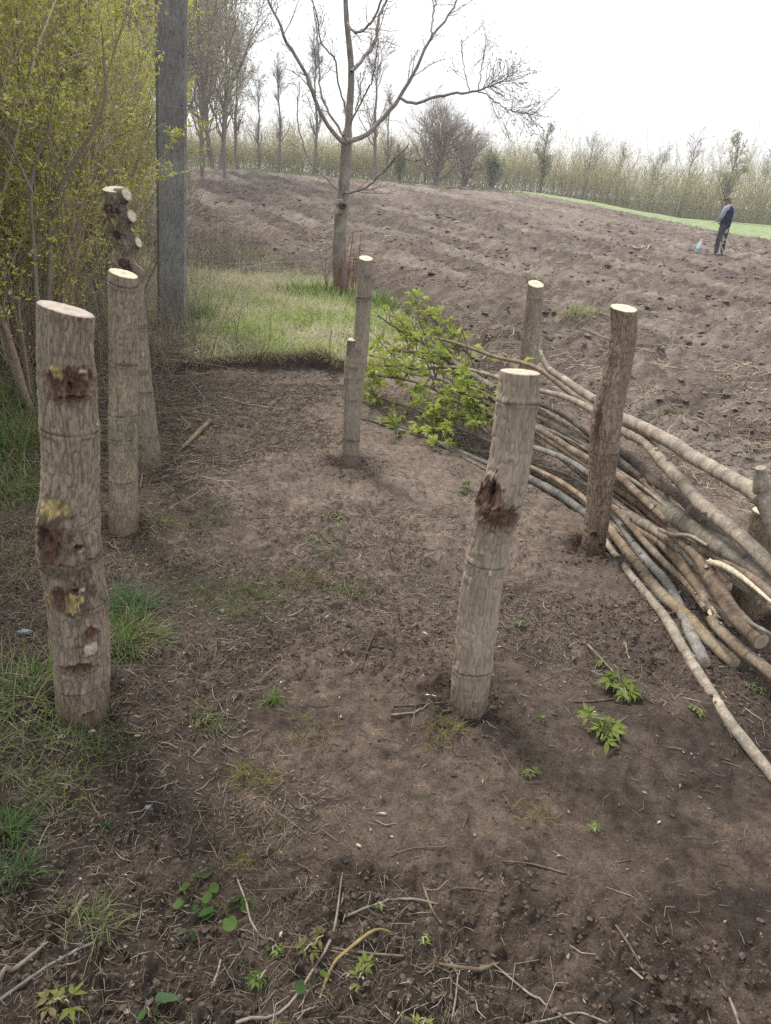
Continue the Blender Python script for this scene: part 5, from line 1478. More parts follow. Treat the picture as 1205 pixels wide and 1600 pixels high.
    a, q = tubes(np.stack([bb, (bb + top) / 2 + rng.normal(size=(n, 3)) * 0.015, top], 1), np.tile([[0.005, 0.004, 0.0025]], (n, 1)), 4)
    sk = empty('sucker_shoots', base.tolist(), 'reddish brown sucker shoots round the foot of the bare tree', 'shoots')
    link('shoots', mesh_from('shoots', a - base, q, None, M_twig, G_([0.27, 0.14, 0.10])), sk)
    n = 420
    c0 = ground_pt(540, 462)
    a_ = rng.random(n) * 6.28; rr = 0.28 * np.sqrt(rng.random(n))
    p = np.stack([c0[0] + rr * np.cos(a_), c0[1] - 0.25 + rr * 0.6 * np.sin(a_), 0 * a_], 1); p[:, 2] = H(p[:, 0], p[:, 1])
    V, Q, C = blades(rng, p, 0.1 + 0.2 * rng.random(n), 0.006, 1.0, pick(rng, n, [(0.12, 0.10, 0.08), (0.07, 0.06, 0.05), (0.2, 0.17, 0.12)]), k=4)
    tag(link('dead_grass_clump', mesh_from('dead_grass_clump', V - c0, Q, None, M_dry, C), None, c0.tolist()), 'dark clump of dead stems at the foot of the bare tree', 'dead grass')


traced_tree()

# ------------------------------------------------------------------ shrubs of the left hedge
def shrub_meshes(seed, h, spread, nstem, leafc, n2=14, n3=5, nleaf=5, stem_c=G_([0.40, 0.345, 0.27]), lsize=0.036, leaf_z=0.25):
    rng = np.random.default_rng(seed)
    a = rng.random(nstem) * 6.28
    r = 0.05 + 0.32 * rng.random(nstem)
    b = np.stack([r * np.cos(a), r * np.sin(a), np.full(nstem, -0.05)], 1)
    out = spread * (0.15 + 0.85 * rng.random(nstem))
    hh = h * (0.55 + 0.5 * rng.random(nstem))
    s = np.linspace(0, 1, 9)
    az = a + rng.normal(size=nstem) * 0.5
    P = b[:, None] + np.stack([np.cos(az)[:, None] * out[:, None] * s**1.5, np.sin(az)[:, None] * out[:, None] * s**1.5, hh[:, None] * s], -1)
    P[:, 1:] += np.cumsum(rng.normal(size=(nstem, 8, 3)) * 0.022, 1)
    R = (0.007 + 0.009 * rng.random(nstem))[:, None] * (1 - 0.8 * s)
    P2, R2 = spawn(rng, P, R, n2, 0.12, 1.0, (0.3, 0.95), 0.55, 0.35, 0.15, 6, 0.5, 0.4)
    R2 = np.maximum(R2, 0.0025)
    P3, R3 = spawn(rng, P2, R2, n3, 0.15, 1.0, (0.12, 0.42), 0.7, 0.2, 0.2, 4, 0.6, 0.4)
    R3 = np.maximum(R3, 0.0018)
    p1 = tubes(P, R, 6); p2 = tubes(P2, R2, 4); p3 = tubes(P3, R3, 3)
    cs = lambda n, k, c: np.repeat(pick(rng, n, [c, c * 0.7, c * 1.25, c * [1.1, 0.95, 0.8]], 0.12), k, 0)
    V, Q, T, C = join([(p1[0], p1[1], None, cs(len(P), 9 * 6, stem_c)), (p2[0], p2[1], None, cs(len(P2), 6 * 4, stem_c)), (p3[0], p3[1], None, cs(len(P3), 4 * 3, stem_c * 1.1))])
    stems = mesh_from('stems', V, Q, None, M_twig, C)
    idx = np.repeat(np.arange(len(P3)), nleaf)
    keep = rng.random(len(idx)) < sstep(leaf_z * h * 0.2, leaf_z * h * 1.5, P3[idx, -1, 2]) * sstep(0.15, 0.5, vnoise(P3[idx, -1, 0] * 2.2, P3[idx, -1, 1] * 2.2, P3[idx, -1, 2] * 2.2, seed)) + 0.06
    idx = idx[keep]
    t = rng.random(len(idx)) ** 0.6 * 2.99; i0 = t.astype(int); fr = (t - i0)[:, None]
    pp = P3[idx, i0] * (1 - fr) + P3[idx, i0 + 1] * fr
    V, T = leaf_quads(rng, pp, lsize, lsize * 0.45, -0.35)
    C = np.repeat(pick(rng, len(idx), leafc, 0.12), 4, 0)
    fol = mesh_from('foliage', V, None, T, M_leaf, C, False)
    return stems, fol


YG = [(0.55, 0.58, 0.12), (0.64, 0.64, 0.18), (0.46, 0.52, 0.10), (0.64, 0.62, 0.28)]
BROWNY = [(0.30, 0.27, 0.15), (0.26, 0.27, 0.10), (0.34, 0.29, 0.2)]
SH = [shrub_meshes(301, 3.3, 1.1, 34, YG, 13, 5, 16), shrub_meshes(302, 3.0, 1.0, 34, YG, 13, 5, 15), shrub_meshes(303, 3.6, 1.2, 32, YG + BROWNY[:1], 13, 5, 16),
      shrub_meshes(304, 2.4, 0.9, 36, BROWNY + YG[:1], 10, 4, 2, leaf_z=0.3)]
SP = [
 (-3.05, 4.7, 1.0, 0, 0, 'dense yellow-green shrub at the left edge nearest the posts'),
 (-2.85, 5.7, 0.95, 1, 1, 'yellow-green leafing shrub just left of the knobbly post'),
 (-3.35, 6.6, 1.1, 2, 2, 'tall shrub with pale stems behind the knobbly post'),
 (-3.0, 7.6, 0.85, 3, 0, 'twiggy brown shrub close to the left side of the concrete pole'),
 (-3.6, 8.6, 1.0, 0, 3, 'yellow-green shrub seen right behind the concrete pole'),
 (-4.2, 7.4, 1.15, 1, 4, 'tall leafy shrub in the second row at left'),
 (-4.3, 5.6, 1.2, 2, 5, 'tall brownish shrub in the second row at the left edge'),
 (-4.1, 10.2, 1.1, 1, 6, 'leafing shrub beyond the concrete pole'),
 (-4.9, 12.2, 1.15, 0, 7, 'yellow-green shrub at the far end of the near hedge'),
 (-5.3, 9.4, 1.3, 2, 8, 'high shrub in the third row beyond the pole'),
 (-5.6, 14.8, 1.1, 1, 9, 'far low shrub where the hedge meets the field'),
 (-6.8, 17.0, 1.2, 0, 10, 'last yellow-green shrub of the hedge before the ploughed slope'),
 (-2.95, 3.3, 1.0, 2, 11, 'unseen shrub added beyond the left edge to darken the ground beside the thick post'),  # unseen, added with the next one to shade the near left ground
 (-2.9, 1.9, 0.95, 1, 12, 'unseen shrub added beyond the left edge to darken the ground near the camera'),
]
for (x, y, s, k, r, lab) in SP:
    root = empty('shrub', (x, y, Hs(x, y) - 0.02), lab, 'shrub', 'shrubs of the hedge along the left')
    root.rotation_euler = (0, 0, r * 1.3); root.scale = (s, s, s)
    link('stems', SH[k][0], root); link('foliage', SH[k][1], root)
# a bare-stemmed sapling in front of the hedge, at the left edge
def multi_stem(label, lines, col, name='sapling', depths=None):
    L0 = []
    for (pts, y) in lines:
        out = []
        for (u, v, w) in pts:
            p = at_depth(u, v, y); out.append([p[0], p[1], p[2], w * 0.5 * zdep(p) / F])
        L0.append(smooth_line(np.array(out), 20))
    org = np.array([L0[0][0, 0], L0[0][0, 1], Hs(L0[0][0, 0], L0[0][0, 1])])
    rng = np.random.default_rng(len(label))
    P = np.array([l[:, :3] for l in L0]); R = np.array([l[:, 3] for l in L0])
    A = spawn(rng, P, R, 9, 0.3, 1, (0.15, 0.6), 0.6, 0.25, 0.2, 5, 0.45, 0.4)
    A = (A[0], np.maximum(A[1], 0.003))
    a, q = tubes(P, R, 8); b, q2 = tubes(A[0], A[1], 4)
    V, Q, T, C = join([(a, q, None, col), (b, q2, None, G_(col) * 0.9)])
    root = empty(name, org.tolist(), label, 'sapling')
    link('stems', mesh_from('stems', V - org, Q, None, M_twig, C), root)
    pp = A[0][np.repeat(np.arange(len(A[0])), 8), rng.integers(2, 5, len(A[0]) * 8)]
    V, T = leaf_quads(rng, pp + rng.normal(size=pp.shape) * 0.03, 0.035, 0.016, -0.3)
    link('foliage', mesh_from('foliage', V - org, None, T, M_leaf, np.repeat(pick(rng, len(pp), YG), 4, 0), False), root)


multi_stem('brown forked sapling at the left edge leaning over green grass', [([(48, 640, 12), (35, 600, 10), (20, 545, 9), (5, 500, 8), (-15, 440, 7)], 4.45), ([(44, 640, 9), (22, 580, 7), (8, 520, 6), (-10, 470, 5)], 4.5), ([(50, 635, 8), (40, 560, 5), (30, 480, 4), (35, 420, 3)], 4.55)], (0.27, 0.20, 0.15))
multi_stem('dark leaning sapling stem curving up through the left hedge', [([(70, 520, 9), (78, 420, 8), (80, 335, 8), (112, 260, 7), (145, 205, 6), (165, 150, 4), (160, 60, 3)], 5.2), ([(80, 335, 6), (40, 400, 5), (15, 450, 4), (2, 480, 3)], 5.15)], (0.24, 0.20, 0.16))
multi_stem('thin dark forked sapling in the upper left of the hedge', [([(60, 560, 8), (55, 420, 7), (48, 300, 6), (60, 240, 5), (80, 190, 4), (70, 120, 3)], 5.0), ([(50, 300, 5), (20, 235, 5), (8, 215, 4), (-10, 190, 3)], 4.9)], (0.25, 0.21, 0.17))


def dead_stems(label, u, v, n, h, spread, col, y=None, lean=0.5, r=0.003):
    rng = np.random.default_rng(int(u * 3 + v))
    p = ground_pt(u, v)
    bx = p[0] + rng.normal(size=n) * spread; by = p[1] + rng.normal(size=n) * spread * 0.5
    az = rng.random(n) * 6.28; hh = h * (0.5 + 0.6 * rng.random(n)); le = lean * np.abs(rng.normal(size=n))
    s = np.linspace(0, 1, 5)
    P = np.stack([bx[:, None] + (np.cos(az) * le * hh)[:, None] * s**1.6, by[:, None] + (np.sin(az) * le * hh)[:, None] * s**1.6, H(bx, by)[:, None] - 0.02 + (hh * np.sqrt(np.maximum(0.05, 1 - np.minimum(le, .95)**2)))[:, None] * s], -1)
    V, Q = tubes(P, np.full((n, 5), r) * np.array([1, .9, .8, .6, .4]), 3)
    C = np.repeat(pick(rng, n, [col, G_(col) * 0.75, G_(col) * 1.2], 0.1), 15, 0)
    o = link('weed_clump', mesh_from('weed_clump', V - p, Q, None, M_dry, C), None, p.tolist())
    tag(o, label, 'dead weeds', 'dry weed stems', 'stuff')


dead_stems('bleached dead weed stems standing in front of the concrete pole', 290, 520, 26, 0.8, 0.2, (0.36, 0.33, 0.28), lean=0.45)
dead_stems('tangle of bleached stems at the foot of the hedge behind the slim post', 190, 560, 110, 0.7, 0.5, (0.33, 0.28, 0.22), lean=0.7)
dead_stems('dense dry stems under the shrubs left of the slim post', 100, 560, 170, 0.8, 0.5, (0.28, 0.23, 0.18), lean=0.5)
dead_stems('fallen pale stems piled right of the pole at the field corner', 330, 420, 260, 0.9, 0.55, (0.40, 0.35, 0.29), lean=1.0, r=0.005)
dead_stems('fine dry stems between pole and knobbly post', 235, 540, 90, 0.6, 0.25, (0.32, 0.28, 0.22), lean=0.6)
dead_stems('dry stems left of the thick post under the hedge', 20, 620, 120, 0.6, 0.4, (0.30, 0.25, 0.19), lean=0.6)
p_ = ground_pt(514, 588)
V, Q = tubes(np.array([[[0, 0, -.03], [.005, 0, .12], [-.004, .01, .27], [.006, .0, .42]]]), np.array([[.004, .0035, .003, .0015]]), 5)
tag(link('dry_weed', mesh_from('dry_weed', V, Q, None, M_dry, G_([0.10, 0.07, 0.06])), None, p_.tolist()), 'single thin dark stem standing on the turf edge by the centre post', 'dead stem')

# litter thick under the hedge side
x, y = scatter(rs, 9000, -3.4, -0.7, 3.3, 6.6, lambda x, y: sstep(-0.9, -1.9, x + 0.25 * (y - 5)) * 0.8)
V, Q, C = litter(rs, x, y, 0.06, 0.38, 0.0022, pick(rs, len(x), DRY, 0.15), curl=0.7, lift=0.006)
tag(link('hedge_litter', mesh_from('hedge_litter', V, Q, None, M_dry, C)), 'thick mat of dead stems and twigs along the hedge foot', 'litter', kind='stuff')

# ------------------------------------------------------------------ trees beyond
def tree_meshes(seed, h, tr, n1, n2, n3, crown, buds=None, nb=2, up=0.45, col=G_([0.28, 0.245, 0.22]), t0=0.25, tr_min=(0.010, 0.006), forks=1, ls=0.1, ang=0.75, wig=0.2):
    rng = np.random.default_rng(seed)
    P0 = []; R0 = []
    for f in range(forks):
        s = np.linspace(0, 1, 12)
        a = rng.random() * 6.28; sp = (0.0 if forks == 1 else 0.16 * h)
        x = sp * math.cos(a + f * 2.2) * s**1.2; y_ = sp * math.sin(a + f * 2.2) * s**1.2
        p = np.stack([x, y_, -0.2 + h * s * (1 - 0.1 * f)], 1)
        p[1:] += np.cumsum(rng.normal(size=(11, 3)) * 0.012 * h * np.array([1, 1, .3]) * 0.6, 0)
        P0.append(p); R0.append(tr * (1 - 0.88 * s))
    P0 = np.array(P0); R0 = np.array(R0)
    P1, R1 = spawn(rng, P0, R0, n1, t0, 1.0, (crown * 0.5, crown * 1.1), ang, up, wig, 7, 0.45, 0.25)
    P2, R2 = spawn(rng, P1, R1, n2, 0.2, 1.0, (crown * 0.2, crown * 0.5), 0.7, 0.25, wig, 5, 0.5, 0.35)
    R2 = np.maximum(R2, tr_min[0])
    parts = [(*tubes(P2, R2, 3), None, col)]
    last = P2
    if n3:
        P3, R3 = spawn(rng, P2, R2, n3, 0.2, 1.0, (crown * 0.08, crown * 0.26), 0.7, 0.15, wig, 3, 0.6, 0.5)
        R3 = np.maximum(R3, tr_min[1])
        parts.append((*tubes(P3, R3, 3), None, col * 1.15)); last = P3
    V, Q, T, C = join([(tubes(P0, R0, 8)[0], tubes(P0, R0, 8)[1], None, col * 0.85), (tubes(P1, np.maximum(R1, tr_min[0]), 5)[0], tubes(P1, R1, 5)[1], None, col * 0.9)])
    trunk = mesh_from('trunk', V, Q, None, M_twig, C)
    V, Q, T, C = join(parts)
    crownm = mesh_from('crown', V, Q, None, M_twig, C)
    fol = None
    if buds is not None:
        pp = last[np.repeat(np.arange(len(last)), nb), rng.integers(1, last.shape[1], len(last) * nb)]
        V, T = leaf_quads(rng, pp + rng.normal(size=pp.shape) * 0.05, ls, ls * 0.6, 0)
        fol = mesh_from('foliage', V, None, T, M_leaf, np.repeat(pick(rng, len(pp), buds), 4, 0), False)
    return trunk, crownm, fol


def put_tree(ms, x, y, s, rot, label, name='bare_tree', group='trees along the far side of the field', cat='tree', zs=1.0):
    root = empty(name, (x, y, Hs(x, y) - 0.05), label, cat, group)
    root.rotation_euler = (0, 0, rot); root.scale = (s, s, s * zs)
    for m in ms:
        if m is not None: link(m.name.split('.')[0], m, root)
    return root


FT = [tree_meshes(401, 8.5, 0.16, 22, 8, 4, 2.4, None), tree_meshes(402, 7.5, 0.13, 26, 8, 4, 1.6, None, up=0.6), tree_meshes(403, 8.0, 0.17, 16, 8, 4, 2.8, None, forks=2)]
NT = [tree_meshes(404, 11, 0.075, 30, 10, 6, 3.4, [(0.52, 0.47, 0.40), (0.46, 0.42, 0.33), (0.44, 0.44, 0.28)], 6, col=G_([0.28, 0.25, 0.21]), t0=0.12, ls=0.075, tr_min=(0.007, 0.004)),
      tree_meshes(405, 10, 0.07, 30, 10, 6, 3.0, [(0.50, 0.46, 0.35), (0.46, 0.46, 0.28), (0.46, 0.41, 0.34)], 6, col=G_([0.28, 0.25, 0.20]), t0=0.1, ls=0.075, forks=2, tr_min=(0.007, 0.004))]
BUSH = tree_meshes(406, 4.2, 0.18, 20, 8, 5, 3.3, [(0.38, 0.31, 0.26), (0.42, 0.36, 0.28)], 1, up=0.10, col=G_([0.29, 0.24, 0.21]), t0=0.12, ls=0.06, forks=3, tr_min=(0.009, 0.006), ang=1.0)
LOWB = tree_meshes(407, 2.2, 0.03, 16, 5, 3, 1.4, [(0.34, 0.38, 0.18), (0.30, 0.34, 0.16)], 2, up=0.6, col=G_([0.28, 0.26, 0.2]), t0=0.02, ls=0.12, forks=3, tr_min=(0.014, 0.012))
LEAFT = tree_meshes(408, 5.6, 0.12, 24, 8, 4, 1.7, [(0.34, 0.36, 0.19), (0.40, 0.38, 0.22)], 2, up=0.4, col=G_([0.19, 0.17, 0.13]), t0=0.2, ls=0.12)


for (u, dist, k, s, r, lab) in [
    (372, 60, 1, 1.12, 0.3, 'slim bare tree standing alone just right of the tall leafy trees'),
    (433, 62, 1, 1.0, 1.9, 'slim bare tree second along the far field edge'),
    (487, 58, 1, 1.12, 2.8, 'dark leaning bare tree left of the near fruit tree'),
    (583, 57, 0, 0.98, 4.1, 'wide-crowned bare tree right of the near fruit tree'),
    (345, 55, 2, 1.0, 0.2, 'forked dark-trunked bare tree at the far left of the field edge'),
    (318, 58, 0, 0.9, 5.0, 'small bare tree beside the forked one, close to the pole'),
    (600, 64, 1, 0.85, 3.3, 'thin bare tree set back behind the wide-crowned one'),
]:
    x, y = at_base(u, dist)
    put_tree(FT[k], x, y, s, r, lab)
for (x, y, k, s, r, lab) in [
    (at_base(318, 33)[0], 33, 0, 1.25, 0.0, 'tall tree with pinkish buds rising right of the concrete pole'),
    (-6.9, 16.5, 1, 0.95, 1.3, 'tall budding tree behind the near hedge left of the pole'),
    (-6.0, 12.2, 1, 0.85, 2.5, 'grey-brown twiggy tree behind the hedge at upper left'),
    (-6.0, 9.0, 0, 0.85, 3.6, 'twiggy tree behind the hedge at the left edge'),
    (-11.0, 29, 0, 1.1, 4.5, 'tall pale-budded tree farther back along the hedge'),
    (-9.2, 22.5, 1, 1.05, 5.5, 'budding tree between the tall ones behind the hedge'),
    (at_base(352, 42)[0], 42, 0, 1.35, 1.9, 'distant budding tree at the left end of the field'),
    (at_base(300, 40)[0], 40, 1, 1.5, 3.9, 'broad budding tree just right of the pole, farther than its neighbour'),
    (at_base(335, 52)[0], 52, 1, 1.6, 5.1, 'far budding tree whose base shows right of the pole'),
    (at_base(280, 52)[0], 52, 0, 1.6, 2.2, 'farthest budding tree at the left corner of the field')]:
    put_tree(NT[k], x, y, s, r, lab, 'budding_tree', 'tall trees behind the left hedge')
x, y = at_base(679, 55)
put_tree(BUSH, x, y, 1.0, 0.5, 'round reddish-brown bare bushy tree forking at its base at field edge', 'bushy_tree')
x, y = at_base(723, 60)
put_tree(BUSH, x, y, 0.85, 2.5, 'smaller reddish bushy tree just right of the round one', 'bushy_tree')
for (u, dist, s, lab) in [(768, 58, 0.95, 'low green bush right of the reddish bushy trees'), (625, 60, 0.9, 'small green bush left of the round reddish tree')]:
    x, y = at_base(u, dist)
    put_tree(LOWB, x, y, s, u, lab, 'green_bush', 'bushes before the thicket', 'bush')
for (u, dist, s, lab) in [(1130, 61, 1.02, 'leafy rounded tree standing above the thicket behind the person'), (838, 65, 0.85, 'dull green tree at the left part of the thicket'),
                       (905, 68, 0.60, 'bare treetop showing above the thicket right of the far post'), (958, 69, 0.64, 'bare twiggy treetop rising above the middle of the thicket'),
                       (1010, 69, 0.58, 'small bare treetop above the thicket left of the tallest wisp'), (1062, 68, 0.70, 'tall wispy bare treetop above the thicket left of the person'),
                       (1185, 69, 0.58, 'bare treetop above the thicket at the right edge'), (660, 66, 0.74, 'thin bare tree in the thicket just left of the round reddish tree'),
                       (535, 66, 0.76, 'bare tree in the thicket behind the near fruit tree trunk'), (405, 66, 0.78, 'slender tree in the thicket between the two slim bare trees')]:
    x, y = at_base(u, dist, 330)
    put_tree(LEAFT if s > 0.8 else FT[int(u) % 3], x, y, s, u, lab, 'leafy_tree', 'trees in the thicket')


def thicket():
    rng = np.random.default_rng(500)
    n = 6500
    u = rng.random(n)
    X = -46 + 100 * u
    dep = rng.random(n) ** 1.5 * 14
    Y = np.interp(X, HDX, HDY) + 0.3 + dep
    X = X + rng.normal(size=n) * 0.3
    clump = fbm(X * 0.45, Y * 0.35, 3, 4)
    hgt = (3.7 + 1.9 * sstep(4, 26, X)) * (0.55 + 0.5 * rng.random(n) + 0.28 * (rng.random(n) < 0.05)) * (0.35 + 1.3 * clump) * (0.72 + 0.28 * sstep(0, 3, dep))
    Z = H(X, Y, False)
    s = np.linspace(0, 1, 4)
    lx = rng.normal(size=n) * 0.26 + 0.25 * (vnoise(X * 0.4, Y * 0, None, 6) - 0.4); ly = rng.normal(size=n) * 0.2
    P = np.stack([X[:, None] + (lx * hgt)[:, None] * s**1.4, Y[:, None] + (ly * hgt)[:, None] * s**1.4, Z[:, None] - 0.1 + hgt[:, None] * s], -1)
    R = 0.013 * (0.7 + 0.6 * rng.random(n))[:, None] * (1 - 0.7 * s)
    P2, R2 = spawn(rng, P, R, 9, 0.15, 1.0, (0.5, 1.6), 0.75, 0.3, 0.25, 3, 0.6, 0.5)
    R2 = np.maximum(R2, 0.006)
    base = [G_([0.46, 0.41, 0.24]), G_([0.52, 0.46, 0.27]), G_([0.38, 0.34, 0.22])]
    zone = fbm(X * 0.13, Y * 0 + 2, 3, 8)
    tint = G_([0.38, 0.30, 0.26])[None] * sstep(0.6, 0.75, zone)[:, None] + pick(rng, n, base) * (1 - sstep(0.6, 0.75, zone))[:, None]
    a, q = tubes(P, R, 3); b, q2 = tubes(P2, R2, 3)
    V, Q, T, C = join([(a, q, None, np.repeat(tint * 0.9, 12, 0)), (b, q2, None, np.repeat(np.repeat(tint, 9, 0), 9, 0))])
    o = link('thicket', mesh_from('thicket', V, Q, None, M_twig, C))
    tag(o, 'long thicket of thin leafless willow stems closing the far side of the field', 'thicket', kind='stuff')
    m = 120000
    i = rng.integers(0, len(P2), m)
    pp = P2[i, rng.integers(1, 3, m)] + rng.normal(size=(m, 3)) * 0.12
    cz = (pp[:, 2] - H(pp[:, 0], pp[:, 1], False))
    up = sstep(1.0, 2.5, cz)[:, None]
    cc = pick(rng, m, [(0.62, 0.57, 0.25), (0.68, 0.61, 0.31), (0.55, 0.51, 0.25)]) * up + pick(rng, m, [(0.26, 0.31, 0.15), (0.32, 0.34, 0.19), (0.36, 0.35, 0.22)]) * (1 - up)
    k0 = rng.random(m) < 0.5                                        # low brush at the foot of the thicket
    bx = -46 + 100 * rng.random(m); by = np.interp(bx, HDX, HDY) + 0.2 + rng.random(m) * 14
    bz = H(bx, by, False) + 1.9 * rng.random(m) ** 1.4
    pp = np.where(k0[:, None], np.stack([bx, by, bz], 1), pp)
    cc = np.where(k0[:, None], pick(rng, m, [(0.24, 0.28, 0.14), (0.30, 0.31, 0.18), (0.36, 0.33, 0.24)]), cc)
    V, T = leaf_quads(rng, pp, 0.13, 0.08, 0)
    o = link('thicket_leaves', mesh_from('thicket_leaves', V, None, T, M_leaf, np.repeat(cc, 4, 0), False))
    tag(o, 'haze of young yellow-green leaves over the far thicket', 'leaves', kind='stuff')
    # verge grass at the field's far edge
    m = 14000
    X = rng.uniform(-30, 30, m); Y = np.interp(X, EDX, EDY) + rng.uniform(-0.3, 3.4, m) * (1 - 0.5 * sstep(3, 12, X))
    k = np.abs(X) < Y * 0.9; X, Y = X[k], Y[k]
    V, Q, C = blades(rng, np.stack([X, Y, H(X, Y) - 0.02], 1), (0.18 + 0.3 * rng.random(len(X))) * (1 - 0.55 * sstep(3, 12, X)), 0.06, 0.8, pick(rng, len(X), [(0.14, 0.2, 0.05), (0.18, 0.24, 0.07), (0.3, 0.28, 0.16)]))
    tag(link('verge_grass', mesh_from('verge_grass', V, Q, None, M_grass, C)), 'line of taller green grass along the field edge', 'grass', kind='stuff')


thicket()

# ------------------------------------------------------------------ person standing on the field
def skin_mesh(name, verts, edges, radii, root_i=0, mat=None, col=None, sub=2):
    me = bpy.data.meshes.new(name + '_src')
    me.from_pydata([tuple(v) for v in verts], edges, [])
    o = bpy.data.objects.new(name + '_src', me)
    COL.objects.link(o)
    md = o.modifiers.new('skin', 'SKIN')
    for i, v in enumerate(me.skin_vertices[0].data):
        r = radii[i]
        v.radius = (r, r) if not isinstance(r, tuple) else r
        v.use_root = (i == root_i)
    ss = o.modifiers.new('sub', 'SUBSURF'); ss.levels = sub; ss.render_levels = sub
    bpy.context.view_layer.update()
    dg = bpy.context.evaluated_depsgraph_get()
    ev = o.evaluated_get(dg)
    m2 = bpy.data.meshes.new_from_object(ev)
    m2.name = name
    bpy.data.objects.remove(o)
    n = len(m2.vertices)
    co = np.zeros(n * 3, np.float32); m2.vertices.foreach_get('co', co); co = co.reshape(-1, 3)
    c = np.ones((n, 4), np.float32)
    c[:, :3] = col(co) if callable(col) else np.asarray(col)
    for a in list(m2.color_attributes): m2.color_attributes.remove(a)
    at_ = m2.color_attributes.new('Col', 'FLOAT_COLOR', 'POINT'); at_.data.foreach_set('color', c.ravel())
    m2.materials.clear(); m2.materials.append(mat)
    m2.polygons.foreach_set('use_smooth', np.ones(len(m2.polygons), bool))
    return m2


